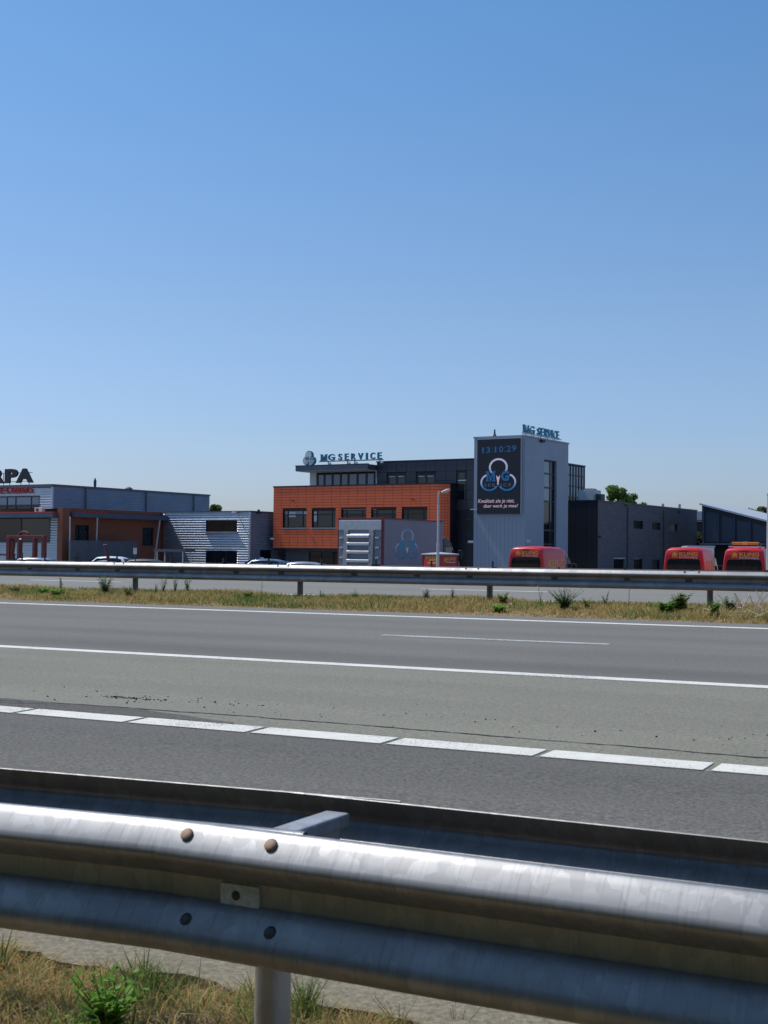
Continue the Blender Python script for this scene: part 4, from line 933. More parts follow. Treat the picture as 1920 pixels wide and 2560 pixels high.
for x, y0, y1, xb in ((440, 530, 805, 438), (612, 530, 800, 600), (1005, 545, 800, 960)):
    ya_, za_ = ki(*c1(x, y0), KW + .5); yb_, zb_ = ki(*c1(xb, y1), KW + .5)
    MB().tube([(KW + .5, ya_, min(za_, KZ - .7)), (KW + .5 + .0, yb_, max(0, zb_ - 1.2))], .06, 8).build('canopy_pole', M['lamp_paint'], wg, smooth=True, angle=40)
ya_, za_ = ki(*c1(445, 680), KW + 1.3); yb_, _ = ki(*c1(860, 690), KW + 1.3)
MB().box(KW + 1.15, ya_, 0, KW + 1.3, yb_, za_).build('parapet_wall', M['plinth'], wg)
# the glazed left part under the long canopy
gl_ = [(-11.5, K.front(*cz(400, 1312), y=.8)[1], K.front(*cz(806, 1000), y=.8)[0], KZ - .75)]
mb = corr_open(MB(), -12, -.02, 0, KZ - .6, gl_, y=.8, pitch=.2, d=.05); mb.build('front_sheeting', M['corr'], wg)
g = gl_[0]; window(wg, g[0], g[1], g[2], g[3], .76, [1 - 3.2 / (g[2] - g[0])], (), fw=.1, panes=['glass', 'glass_mid'])
MB().box(-12, -.5, KZ - .78, -.003, .79, KZ - .42).build('canopy', M['fascia'], wg)
MB().box(-12, -.53, KZ - .418, -.003, .6, KZ - .34).build('canopy_edge', M['red_trim'], wg)
# air conditioner on the canopy
x0, z1 = K.front(*cz(580, 760), y=.4); x1, z0 = K.front(*cz(700, 815), y=.4)
acu = K.root('air_conditioner', 'small white air conditioner on the red edged canopy', 'air conditioner')
MB().box(x0, .2, KZ - .335, x1, .55, z1).build('casing', M['white_wall'], acu, bevel=.02)
cxx = x0 + (x1 - x0) * .38; czz = (KZ - .335 + z1) / 2; rr = (z1 - KZ + .335) * .38
MB().prism([(cxx + rr * math.cos(2 * math.pi * k / 20), .2, czz + rr * math.sin(2 * math.pi * k / 20)) for k in range(20)], (0, -.03, 0)).build('fan_grille', M['dkgrey'], acu)

# annex with bright ribs
c33 = lambda x, y: z2(x, y, 460, 1230, 6.9125)
Af = Fr(*c1(1030, 500), 115.8, FA)
an = Af.root('corrugated_annex', 'corrugated grey annex with brown tinted windows left of the orange block', 'building')
AZ = Af.z0; AX = Af.front(*c33(1150, 340))[0]; AY = Af.side(684.5, 1300, x=AX)[0] + 5
wo = []
for a, b, c, d in ((385, 490, 925, 688), (385, 1008, 920, 1260)):
    x0, z1 = Af.front(*c33(a, b)); x1, z0 = Af.front(*c33(c, d)); wo.append((x0, max(z0, .4), x1, z1))
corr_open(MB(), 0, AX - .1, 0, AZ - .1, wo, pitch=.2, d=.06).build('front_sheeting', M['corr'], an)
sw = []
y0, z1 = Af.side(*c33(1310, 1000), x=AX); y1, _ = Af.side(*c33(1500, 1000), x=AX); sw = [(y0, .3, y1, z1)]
corr_open(MB(), .1, AY, 0, AZ - .1, sw, y=AX, axis='y', s=-1, pitch=.2, d=.06).build('side_sheeting', M['corr_shade'], an)
MB().box(0, .3, 0, AX - .3, AY, AZ - .15).build('wall_core', M['dkgrey'], an)
MB().box(AX - .11, -.07, 0, AX + .06, .1, AZ - .02).build('corner_trim', M['corr'], an)
MB().box(0, -.08, AZ - .1, AX + .08, .2, AZ).box(AX - .2, .2, AZ - .1, AX + .08, AY, AZ).build('roof_edge', M['fascia'], an)
window(an, *wo[0], .03, (.52, .71), (), fw=.07, panes=['glass_brown', 'glass_brown', 'glass_brown'], sill='pale', dep=.12)
window(an, *wo[1], .03, (.3, .65), (), fw=.07, panes=['glass', 'glass'], dep=.12)
window(an, *sw[0], AX - .03, (.5,), (.5,), fw=.08, axis='y', s=-1, glass='glass', dep=.12)
x, z = Af.front(*c33(920, 357)); MB().box(x - .18, -.5, z - .06, x + .14, -.28, z + .1).box(x - .03, -.28, z - .02, x + .03, -.05, z + .04).build('floodlight', M['white_wall'], an)
y, z = Af.side(*c33(1285, 350), x=AX + .2); MB().box(AX + .05, y - .1, z - .1, AX + .35, y + .25, z + .0).box(AX + .15, y - .08, z, AX + .3, y + .08, z + .22).build('wall_camera', M['black'], an)
# low shelter bench in front
Sb = Fr(*z2(1000, 985, 240, 1230, 6.9125), 104, FA)
sb = Sb.root('low_shelter', 'low grey slab shelter on thin legs before the annex', 'shelter')
x1, z0 = Sb.front(*z2(1540, 1035, 240, 1230, 6.9125)); MB().box(0, 0, z0, x1, 1.2, Sb.z0).build('roof_slab', M['plinth'], sb)
for x in (.25, x1 - .3):
    for y in (.1, 1.0): MB().tube([(x, y, 0), (x, y, z0)], .05, 8).build('leg', M['lamp_paint'], sb)

# ================================================================== BOX TRUCK
c6t = lambda x, y: z2(x, y, 830, 1270, 4.879)
Tk = Fr(*c6t(628, 118), 70, FA)
tk = Tk.root('box_truck', 'grey box truck with tail lift and round teal emblem on its side', 'truck')
kz1 = Tk.z0; kx0 = Tk.front(*c6t(72, 108))[0]; ky1 = Tk.side(*c6t(1365, 165))[0]; kz0 = 1.05
MB().box(kx0 + .06, .06, kz0, -.05, ky1, kz1 - .05).build('cargo_box', M['truckgrey'], tk, bevel=.02)
mb = MB().box(kx0, 0, kz0 - .1, kx0 + .09, .12, kz1).box(-.1, 0, kz0 - .1, 0, .12, kz1).box(kx0 + .09, .0, kz1 - .1, -.1, .12, kz1).box(-.051, .12, kz0 - .08, -.003, ky1, kz0 + .06).box(-.051, .12, kz1 - .06, -.01, ky1, kz1 - .003)
mb.build('rear_frame', M['maroon'], tk, bevel=.01)
xf = lambda p, y: Tk.front(*c6t(p, y))
hx0, hz1 = xf(74, 142); hx1, hz0 = xf(612, 268)
MB().box(kx0 + .09, -.06, hz0, -.1, .06, kz1 - .12).build('header_panel', M['lift'], tk, bevel=.015)
MB().box(kx0 + .1, -.03, kz0 - .05, -.11, .058, hz0 - .01).build('rear_door', M['truckgrey'], tk)
p0, _ = xf(155, 400); p1, _ = xf(207, 400); q0, _ = xf(462, 400); q1, _ = xf(516, 400)
for a, b, t in ((p0, p1, -.02), (q0, q1, -.02)):
    MB().prism([(a - .06, -.16, .2), (b - .06, -.16, .2), (b + .02, -.12, hz0 - .02), (a + .02, -.12, hz0 - .02)], (0, .088, 0)).build('tail_lift_post', M['liftpost'], tk, bevel=.015)
for y in (325, 418, 518, 625, 735):
    _, z = xf(340, y); MB().prism([(p1 - .05, -.031, z + .06), (p1 - .05, -.19, z - .03), (p1 - .05, -.19, z - .16), (p1 - .05, -.031, z - .2)], (q0 - p1 + .1, 0, 0)).build('tail_lift_slat', M['lift'], tk, bevel=.012)
for y in (360, 480, 600):
    for a, b in ((103, 150), (540, 585)):
        x0, z = xf(a, y); x1, _ = xf(b, y); MB().box(x0, -.14, z - .06, x1, -.031, z + .02).build('hinge', M['lift'], tk, bevel=.01)
for x in (kx0 + .35, -.35): MB().box(x - .16, -.1, .75, x + .16, -.04, .9).build('tail_light', M['red_lens'], tk, bevel=.01)
# emblem on the side
sf = lambda x, y, t: (lambda q: (-.047 + t, q[0], q[1]))(Tk.side(*c6t(x, y)))
def logo(root, fn):
    ff = lambda x, y, t: fn(x, 1000 - y, t)
    ring('emblem_ring', ff, 929, 1000 - 340, 78, 19, -40, 220, root, 'print_ringtop', asp=.87, thick=.004)
    ring('emblem_ring', ff, 855, 1000 - 522, 92, 21, 108, 335, root, 'print_ring', asp=.8, thick=.005)
    ring('emblem_ring', ff, 993, 1000 - 522, 92, 21, -155, 72, root, 'print_ring', asp=.68, thick=.005)
logo(tk, sf)
tx = lambda x0, y0, x1, y1: (lambda a, b, t: sf(x0 + (x1 - x0) * a, y1 + (y0 - y1) * b, t))
text('lettering', 'M', tx(822, 388, 912, 505), tk, 'teal_ink', bold=.03, thick=.007, slab=SLAB_M)
text('lettering', 'G', tx(944, 392, 1018, 506), tk, 'teal_ink', bold=.03, thick=.007, slab=SLAB_G)
text('lettering', 'SERVICE', tx(805, 532, 1028, 570), tk, 'teal_ink', bold=.012, thick=.009, space=1.3)
mb = MB(); mb.add([sf(x, y, .006) for x, y in ((912, 470), (926, 490), (940, 468), (934, 520), (930, 560), (922, 560), (917, 520))], [(0, 1, 6), (1, 2, 3), (1, 3, 4, 5, 6)]); mb.build('emblem_tail', M['white_ink'], tk)
# cab, chassis, wheels
cy0 = ky1 + .15; cl_ = [(cy0, .8), (cy0, kz1 - .95), (cy0 + .3, kz1 - .9), (cy0 + .9, kz1 - 1.2), (cy0 + 1.5, kz1 - 2.0), (cy0 + 1.95, kz1 - 2.3), (cy0 + 2.05, .5), (cy0 + .3, .5)]
MB().prism([(kx0 + .12, y, z) for y, z in cl_], (-kx0 - .22, 0, 0)).build('cab', M['dkgrey'], tk, bevel=.05)
MB().prism([(-.098, y, z) for y, z in ((cy0 + .2, kz1 - 2.1), (cy0 + 1.45, kz1 - 2.1), (cy0 + .95, kz1 - 1.4), (cy0 + .2, kz1 - 1.2))], (.012, 0, 0)).build('side_window', M['glass'], tk)
MB().box(kx0 + .3, cy0 + .9, kz1 - 1.9, -.3, cy0 + 1.3, kz1 - 1.3).build('windscreen', M['glass'], tk)
MB().box(.0, cy0 + 1.5, kz1 - 2.1, .22, cy0 + 1.62, kz1 - 1.6).build('wing_mirror', M['black'], tk, bevel=.03)
MB().box(kx0 + .5, .3, .55, -.5, cy0 + .5, .95).build('chassis', M['black'], tk)
def wheel(root, x, y, r, wd, name='wheel'):
    mb = MB(); n = 20
    pts = [(x, y + r * math.cos(2 * math.pi * k / n), r + r * math.sin(2 * math.pi * k / n)) for k in range(n)]; mb.prism(pts, (wd, 0, 0))
    o = mb.build(name, M['tyre'], root, bevel=.02)
    for xx in (x - .006, x + wd - .006):
        MB().prism([(xx, y + r * .6 * math.cos(2 * math.pi * k / n), r + r * .6 * math.sin(2 * math.pi * k / n)) for k in range(n)], (.012, 0, 0)).build('rim', M['rim'], o)
    return o
for x in (kx0 + .1, -.4):
    for y in (1.9, cy0 + 1.0): wheel(tk, x, y, .46, .28)

# ================================================================== RED ADVERTISING BOX
Rb = Fr(*c6t(1310, 566), 60, -47)
rb = Rb.root('red_box_trailer', 'red advertising box with yellow lettering and pale lid beside the lamp post', 'box')
bz = Rb.z0 - .02; bx0 = Rb.front(*c6t(1108, 560))[0]; by1 = Rb.side(*c6t(1533, 556))[0]
MB().box(bx0, 0, .35, 0, by1, bz).build('body', M['red_box'], rb, bevel=.02)
mb = MB(); e = .05; P_ = [(bx0 - e, -e), (e, -e), (e, by1 + e), (bx0 - e, by1 + e)]; cc = (bx0 / 2, by1 / 2)
mb.add([(x, y, bz + .002) for x, y in P_] + [(x, y, bz + .05) for x, y in P_] + [(cc[0], cc[1], bz + .12)], [(3, 2, 1, 0)] + [(i, (i + 1) % 4, 4 + (i + 1) % 4, 4 + i) for i in range(4)] + [(4 + i, 4 + (i + 1) % 4, 8) for i in range(4)]); mb.build('lid', M['pale'], rb)
MB().tube([(0, 0, .3), (0, 0, bz)], .03, 6).tube([(bx0, 0, .3), (bx0, 0, bz)], .03, 6).tube([(0, by1, .3), (0, by1, bz)], .03, 6).build('corner_strip', M['maroon'], rb)
text('lettering', 'KLING', lambda a, b, t: (.001 + t, *Rb.side(*c6t(1398 + 108 * a, 640 - 40 * b))), rb, 'gold', bold=.02)
text('lettering', 'Brandbeveiliging', lambda a, b, t: (.001 + t, *Rb.side(*c6t(1398 + 108 * a, 672 - 18 * b))), rb, 'white_ink', bold=.015)
fr1 = lambda a, b, t: (lambda q: (q[0], -.001 - t, q[1]))(Rb.front(*c6t(a, b)))
text('lettering', 'KLING', lambda a, b, t: fr1(1185 + 92 * a, 625 - 36 * b, t), rb, 'gold', bold=.02)
text('lettering', 'Brandbeveiliging', lambda a, b, t: fr1(1185 + 92 * a, 641 - 12 * b, t), rb, 'white_ink', bold=.015)
text('lettering', '0478-584684', lambda a, b, t: fr1(1170 + 100 * a, 680 - 22 * b, t), rb, 'yellow', bold=.02)
def flame(root, fn, m1='yellow'):
    """emblem: flame inside a ring, in unit box coordinates"""
    ring('emblem_ring', lambda x, y, t: fn(x, y, t), .5, .45, .40, .12, -60, 240, root, m1, n=24)
    pts = [(.5, 1.05), (.62, .78), (.72, .6), (.68, .36), (.5, .2), (.32, .36), (.3, .6), (.42, .72)]
    mb = MB(); mb.add([fn(a, b, .007) for a, b in pts], [tuple(range(8))]); mb.build('emblem_flame', M[m1], root)
flame(rb, lambda a, b, t: (.001 + t, *Rb.side(*c6t(1362 + 36 * a, 672 - 70 * b))), 'gold')
flame(rb, lambda a, b, t: fr1(1145 + 30 * a, 632 - 46 * b, t), 'gold')
for x in (bx0 + .1, -.25):
    MB().box(x, .1, 0, x + .15, by1 - .1, .35).build('skid', M['black'], rb)

# ================================================================== VANS
VS = [(0, 2.30, .955), (.04, 2.37, .985), (.16, 2.42, 1), (.5, 2.45, 1), (1.8, 2.47, 1), (3.2, 2.44, 1), (3.7, 2.33, .995), (4.1, 2.08, .985), (4.55, 1.68, .97), (4.85, 1.38, .96), (5.2, 1.24, .94), (5.42, 1.05, .90), (5.5, .8, .86)]
VZ = [0, .22, .40, .55, .70, .82, .905, .955, .985, 1.0]; VX = [.97, 1.0, 1.0, .985, .955, .92, .885, .82, .68, .0]
def van_x(z, h=2.45, k=1): return float(np.interp((z - .3) / (h - .3), VZ[:-1] + [1.0], VX)) * k
def make_van(f, label, lightbar=False):
    rt = f.root('red_van', label, 'van', 'red vans parked in the yard')
    mb = MB(); rings_ = []
    for y, h, k in VS:
        zs = [.3 + (h - .3) * t for t in VZ]; xs = [x * k for x in VX]
        if h < 1.6: xs = [min(k, .55 + .45 * k) * v for v in (.97, 1, 1, .995, .99, .97, .94, .86, .7, 0)]
        half = list(zip(xs, zs)); rings_.append([(x, y, z) for x, z in half] + [(-x, y, z) for x, z in half[-2::-1]])
    n = len(rings_[0]); vs = [p for r in rings_ for p in r]
    fs = [(i * n + j, i * n + j + 1, (i + 1) * n + j + 1, (i + 1) * n + j) for i in range(len(VS) - 1) for j in range(n - 1)]
    fs += [tuple(range(n))[::-1], tuple(range((len(VS) - 1) * n, len(VS) * n))] + [(i * n, (i + 1) * n, (i + 1) * n + n - 1, i * n + n - 1) for i in range(len(VS) - 1)]
    body = mb.add(vs, fs).build('body', M['red_paint'], rt, smooth=True, angle=38)
    Hs = 2.37
    def rw(z): return van_x(z, 2.34, .96)
    rz_ = [1.02, 1.4, 1.80, 1.86]
    for sgn in (-1, 1):
        pts = [(sgn * .012, -.012, 1.05), (sgn * (rw(1.05) - .12), -.012, 1.05), (sgn * (rw(1.6) - .115), -.012, 1.6), (sgn * (rw(1.85) - .13), -.012, 1.80), (sgn * (rw(1.85) - .2), -.012, 1.855), (sgn * .012, -.012, 1.87)]
        MB().prism(pts if sgn > 0 else pts[::-1], (0, .02, 0)).build('rear_window', M['glass'], rt)
        xs = [(rw(z) * 1.0) for z in (.75, 1.25)]
        MB().box(sgn * (rw(1.0) - .13), -.02, .62, sgn * (rw(1.0) - .01), .06, 1.02).build('tail_light', M['red_lens'], rt, bevel=.015)
        # cab door window
        p = [(y, z) for y, z in ((3.55, 1.32), (4.62, 1.32), (4.5, 1.42), (4.05, 1.88), (3.65, 1.98), (3.55, 1.9))]
        MB().prism([(sgn * (van_x(z) * .99 + .012), y, z) for y, z in p], (-sgn * .03, 0, 0)).build('side_window', M['glass_mid'], rt)
        MB().box(sgn * 1.02, 4.35, 1.2, sgn * 1.24, 4.5, 1.55).build('wing_mirror', M['black'], rt, bevel=.03)
        wheel(rt, sgn * .72 - (0 if sgn > 0 else .24) + (0 if sgn > 0 else .0), .95, .34, .24); wheel(rt, sgn * .72 - (0 if sgn > 0 else .24), 4.45, .34, .24)
    p = [(-.78, 4.18, 1.98), (.78, 4.18, 1.98), (.86, 4.82, 1.42), (-.86, 4.82, 1.42)]
    MB().prism(p, (0, .03, .03)).build('windscreen', M['glass'], rt)
    MB().box(-.9, -.08, .34, .9, .1, .56).build('rear_bumper', M['black'], rt, bevel=.02)
    MB().box(-.26, -.015, .72, .26, .02, .83).build('number_plate', M['yellow'], rt)
    MB().box(-.004, -.006, .6, .004, .03, 2.2).build('door_gap', M['black'], rt)
    MB().box(-.22, -.02, 2.245, .22, .05, 2.27).build('brake_light', M['maroon'], rt)
    MB().box(-.80, -.004, 2.055, .80, .02, 2.062).build('seam', M['maroon'], rt)
    text('lettering', 'KLING', on_front(-.20, 2.03, .68, 2.20, -.002), rt, 'yellow', bold=.01, thick=.006)
    MB().box(-.2, -.009, 2.012, .66, -.001, 2.02).build('stripe', M['yellow'], rt)
    text('lettering', 'Brandbeveiliging', on_front(-.21, 1.89, .66, 2.0, -.002), rt, 'white_ink', bold=.0, thick=.006)
    flame(rt, lambda a, b, t: (-.57 + .28 * a, -.002 - t, 1.92 + .29 * b))
    for sgn in (1, -1):
        def fs_(a, b, t, s=sgn):
            z = 1.32 + .46 * b; y = (.75 + 2.5 * a) if s > 0 else (3.25 - 2.5 * a); return (s * (van_x(z) + .004 + t), y, z)
        text('lettering', 'KLING', fs_, rt, 'gold', bold=.01, thick=.006)
    for x in (-.99, .99): MB().box(x - .015, .2, 1.15, x + .015, 3.3, 1.19).build('side_seam', M['maroon'], rt)
    if lightbar:
        lb = MB().box(-.62, .5, 2.55, .62, .78, 2.70).build('light_bar', M['orange_lens'], rt, bevel=.04)
        MB().box(-.12, .49, 2.56, .12, .79, 2.71).build('light_bar_centre', M['gold'], lb, bevel=.02)
        for x in (-.66, .66): MB().box(x - .06, .5, 2.42, x + .06, .78, 2.66).build('light_bar_end', M['dkgrey'], lb, bevel=.02)
        MB().box(-.75, .3, 2.45, .75, .38, 2.50).box(-.75, 2.2, 2.45, .75, 2.28, 2.50).build('roof_rack', M['white_ink'], lb)
    return rt
def van_at(pxc, D, ang, label, **kw): return make_van(Fr(pxc, 1400, D, ang), label, **kw)
van_at(1314.5, 71.5, -27, 'red van parked by itself in front of the grey tower')
van_at(1709, 66.5, -22, 'red van with a white truck behind it, without a light bar')
van_at(1860, 64, -21, 'red van carrying an amber light bar near the right edge', lightbar=True)
# white truck behind the vans
c2b = lambda x, y: z2(x, y, 1640, 1340, 5.925)
Wt = Fr(*c2b(475, 145), 84, -8)
wt = Wt.root('white_box_truck', 'white box bodied truck half hidden behind the red vans', 'truck')
wx = Wt.front(*c2b(862, 140))[0]; wy = 4.5
MB().box(0, 0, .7, wx, wy, Wt.z0 - .08).build('cargo_box', M['white_paint'], wt, bevel=.03)
MB().box(-.06, -.06, Wt.z0 - .078, wx + .06, wy + .05, Wt.z0).build('roof', M['pale'], wt, bevel=.015)
MB().box(.1, wy + .05, .5, wx - .1, wy + 1.7, Wt.z0 - .35).build('cab', M['white_paint'], wt, bevel=.12)
MB().box(wx - .099, wy + .5, 1.3, wx - .088, wy + 1.5, Wt.z0 - .6).build('side_window', M['glass'], wt)
MB().box(wx + .001, .3, .75, wx + .03, wy - .2, Wt.z0 - .2).build('side_panel', M['truckgrey'], wt)
MB().box(.3, .2, .4, wx - .3, wy + 1, .7).build('chassis', M['black'], wt)
for x in (.1, wx - .36):
    for y in (1, wy + .9): wheel(wt, x, y, .36, .26)

# ================================================================== CARS
CS = [(0, .78, .80, .30), (.12, .95, .88, .26), (.35, 1.05, .90, .24), (.75, 1.42, .90, .24), (1.2, 1.52, .91, .24), (1.9, 1.545, .92, .24), (2.5, 1.50, .92, .24), (3.1, 1.15, .92, .24), (3.35, .99, .92, .24), (3.9, .92, .90, .25), (4.2, .80, .84, .28), (4.3, .62, .76, .32)]
def make_car(f, label, paint, s=1.0, hs=1.0, group='cars parked behind the motorway'):
    rt = f.root('parked_car', label, 'car', group); mb = MB(); rg = []
    for y, h, k, b in CS:
        belt = min(h - .03, .96)
        half = [(k * .94, b), (k, b + .2), (k, .62 if h > .7 else h - .06), (k * .985, belt - .04), (k * .96, belt)]
        if h > 1.1: half += [(k * .88, belt + (h - belt) * .45), (k * .76, h - .09), (k * .68, h - .03), (k * .4, h), (0, h + .004)]
        else: half += [(k * .9, belt + .004), (k * .8, belt + .01), (k * .6, h - .006), (k * .35, h), (0, h + .002)]
        rg.append([(x * s, y * s, z * hs) for x, z in half] + [(-x * s, y * s, z * hs) for x, z in half[-2::-1]])
    n = len(rg[0]); vs = [p for r in rg for p in r]
    fs = [(i * n + j, i * n + j + 1, (i + 1) * n + j + 1, (i + 1) * n + j) for i in range(len(CS) - 1) for j in range(n - 1)] + [tuple(range(n))[::-1], tuple(range((len(CS) - 1) * n, len(CS) * n))] + [(i * n, (i + 1) * n, (i + 1) * n + n - 1, i * n + n - 1) for i in range(len(CS) - 1)]
    mb.add(vs, fs).build('body', M[paint], rt, smooth=True, angle=35)
    for sg_ in (1, -1):
        q = [(.62, 1.0), (3.0, 1.0), (2.45, 1.42), (1.2, 1.44), (.85, 1.38)]
        xw = lambda z: (.92 * .96 - (z - .96) * .345) + .006
        MB().prism([(sg_ * xw(z) * s, y * s, z * hs) for y, z in q], (-sg_ * .04, 0, 0)).build('side_window', M['glass'], rt)
        MB().box(sg_ * .91 * s, 2.75 * s, .95 * hs, sg_ * 1.05 * s, 2.9 * s, 1.08 * hs).build('wing_mirror', M['black'], rt, bevel=.02)
        for y in (.8, 3.5): wheel(rt, (sg_ * .72 - (0 if sg_ > 0 else .2)) * s, y * s, .32 * s, .2)
        MB().box(sg_ * .55 * s, .02, .72 * hs, sg_ * .84 * s, .2, .9 * hs).build('tail_light', M['red_lens'], rt, bevel=.02)
    MB().prism([(-.62 * s, 2.62 * s, 1.455 * hs), (.62 * s, 2.62 * s, 1.455 * hs), (.78 * s, 3.2 * s, 1.10 * hs), (-.78 * s, 3.2 * s, 1.10 * hs)], (0, .02, .02)).build('windscreen', M['glass'], rt)
    MB().prism([(-.62 * s, .72 * s, 1.40 * hs), (.62 * s, .72 * s, 1.40 * hs), (.72 * s, .42 * s, 1.10 * hs), (-.72 * s, .42 * s, 1.10 * hs)], (0, -.02, .02)).build('rear_window', M['glass'], rt)
    return rt
make_car(Fr(344, 1400, 87, 78), 'white car whose roof shows before the brick wing', 'white_paint', 1.0, 1.07)
c_ = make_car(Fr(741, 1405, 79, 76), 'blue grey car before the corner of the orange block', 'bluegrey', 1.0, 1.05)
make_car(Fr(836, 1410, 76, 76), 'silver car roof barely visible left of the box truck', 'silver', 1.0, .97)
make_car(Fr(152, 1404, 84, 76), 'silver car roof in front of the red steel frame', 'silver', 1.0, 1.0)
make_car(Fr(428, 1408, 84, 76), 'low dark car roof just right of the white car', 'dkgrey', 1.0, .98)

# ================================================================== LAMP POST
c8 = lambda x, y: z2(x, y, 1060, 1200, 9.615)
Lf = Fr(*c8(338, 1580), 57, 0)
lp = Lf.root('street_lamp', 'pale slender street lamp with curved arm beside the red box', 'street lamp')
z_a = Lf.z0; z_b = Lf.front(*c8(350, 650))[1]; z_c = Lf.front(*c8(350, 400))[1]
ztop = Lf.front(*c8(440, 278))[1]; xarm = Lf.front(*c8(440, 278))[0] - .12
MB().tube([(0, 0, 0), (0, 0, z_a)], .06, 12).tube([(0, 0, z_a), (0, 0, z_a + .1)], .07, 12).tube([(0, 0, z_a + .1), (0, 0, z_b)], .045, 12).tube([(0, 0, z_b), (0, 0, z_b + .08)], .052, 12).build('pole', M['lamp_paint'], lp, smooth=True, angle=40)
pth = [(0, 0, z_b + .08), (0, 0, z_c)] + [(xarm * (1 - math.cos(R(t))), 0, z_c + (ztop - z_c) * math.sin(R(t))) for t in range(15, 91, 15)]
MB().tube(pth, .034, 10).build('arm', M['lamp_paint'], lp, smooth=True, angle=40)
hx0, hz0 = Lf.front(*c8(455, 268)); hx1, hz1 = Lf.front(*c8(630, 212)); dx, dz = hx1 - hx0, hz1 - hz0
mb = MB(); hp = [(-.25, .09), (.0, .13), (.25, .17), (.6, .19), (.85, .16), (1.0, .05)]
mb.tube([(hx0 - .0 + (dx) * t, 0, hz0 - .03 + (dz) * t + .0) for t, r_ in hp], [r_ * .36 for t, r_ in hp], 12); mb.build('lamp_head', M['lamp_paint'], lp, smooth=True, angle=50)
MB().tube([(hx0 + dx * .3, 0, hz0 + dz * .3 - .07), (hx0 + dx * .62, 0, hz0 + dz * .62 - .07)], [.05, .05], 10).build('lamp_lens', M['pale'], lp, smooth=True, angle=50)
# pole cut by the right edge of the picture
Pf = Fr(1921, 1400, 58, 0)
pp = Pf.root('signal_mast', 'pale grey mast standing at the right edge of the picture', 'mast')
zp = Pf.front(1921, 1238)[1]
MB().tube([(0, 0, 0), (0, 0, zp * .6), (0, 0, zp)], [.09, .075, .06], 12).build('pole', M['lamp_paint'], pp, smooth=True, angle=40)
MB().tube([(0, 0, zp), (0, 0, zp + .1)], [.07, .02], 10).build('cap', M['dkgrey'], pp); MB().box(-.12, -.12, 0, .12, .12, .04).build('base_plate', M['dkgrey'], pp)

# ================================================================== FENCE, BOOM, SIGNS, STEEL FRAME
FV = 43.0
fn = empty('wire_fence', rd(0, FV, GZ), RA, 'thin dark wire fence along the yard behind the guardrail', 'fence')
ft_ = 1.03 - GZ
for z in (ft_, ft_ - .32, ft_ - .65, ft_ - 1.0): MB().tube([(-60, 0, z), (8, 0, z)], .013 if z < ft_ else .02, 5).build('wire', M['black'], fn)
for i, px in enumerate((-160, -60, 57, 114, 194, 294, 430, 560, 673, 805, 941, 1080, 1233, 1398, 1563, 1730, 1916, 2050)):
    u = u_of(px, FV); tall = ft_ + (.34 if px < 450 else .22 if px < 1300 else .05)
    MB().tube([(u, 0, 0), (u, 0, tall)], .035 if px not in (1563, 1916) else .05, 6).build('post', M['black'], fn)
    if px in (194, 941): MB().box(u - .16, -.03, tall - .22, u + .16, .03, tall - .16).build('bracket', M['black'], fn)
cq = lambda x, y: z2(x, y, 240, 1230, 6.9125)
Bf = Fr(*cq(225, 1210), 66, 0)
bm = Bf.root('barrier_boom', 'dark red raised barrier boom tilted in front of the white car', 'barrier')
xt, zt = Bf.front(*cq(155, 915)); MB().tube([(.1, 0, .8), (0, 0, Bf.z0), (xt * .55, 0, Bf.z0 + (zt - Bf.z0) * .62), (xt, 0, zt)], [.09, .085, .075, .07], 8).build('boom', M['red_steel'], bm)
MB().tube([(xt, 0, zt), (xt - .005, 0, zt + .035)], .085, 8).build('tip', M['pale'], bm); MB().box(-.1, -.2, 0, .35, .2, 1.0).build('housing', M['dkgrey'], bm, bevel=.02)
Sf = Fr(*cq(677, 1075), 80, -10)
sn = Sf.root('white_notice_board', 'small white notice board on a post before the brick wing', 'sign')
x0, _ = Sf.front(*cq(648, 1000)); x1, _ = Sf.front(*cq(706, 1000)); zt = Sf.front(*cq(677, 965))[1]
MB().box(x0, -.03, Sf.z0, x1, 0, zt).build('board', M['white_wall'], sn); MB().tube([(0, .04, 0), (0, .04, zt + .15)], .035, 6).build('post', M['dkgrey'], sn)
MB().box(x0 + .12, -.036, Sf.z0 + .25, x1 - .12, -.031, Sf.z0 + .33).box(x0 + .12, -.036, Sf.z0 + .42, x1 - .12, -.031, Sf.z0 + .47).build('print', M['dkgrey'], sn)
Cf = Fr(*z2(1343, 1170, 460, 1230, 6.9125), 84, -10)
s2 = Cf.root('small_parking_sign', 'tiny pale sign beside the blue grey car', 'sign'); zt = Cf.front(*z2(1343, 1128, 460, 1230, 6.9125))[1]
MB().box(-.12, -.02, Cf.z0, .12, 0, zt).build('board', M['pale'], s2); MB().tube([(0, .03, 0), (0, .03, zt)], .03, 6).build('post', M['dkgrey'], s2)
Qf = Fr(*cz(95, 1570), 90, FA)
qf = Qf.root('red_steel_frame', 'dark red steel lifting frame with hoop standing at the left', 'frame')
qx = lambda a, y=1400: Qf.front(*cz(a, y))[0]; qz = lambda y: Qf.front(*cz(400, y))[1]
for a, b, t in ((95, 150, 1225), (270, 308, 1215), (512, 550, 1240), (655, 695, 1215)): MB().box(qx(a), 0, 0, qx(b), .3, qz(t)).build('upright', M['red_steel'], qf, bevel=.02)
MB().prism([(qx(150), .05, qz(1240)), (qx(205), .05, qz(1320)), (qx(185), .05, qz(1480)), (qx(205), .05, qz(1600)), (qx(150), .05, qz(1600))], (0, .2, 0)).build('gusset', M['red_steel'], qf)
MB().box(qx(100), .02, qz(1258), qx(690), .28, qz(1200)).build('cross_beam', M['red_steel'], qf, bevel=.02)
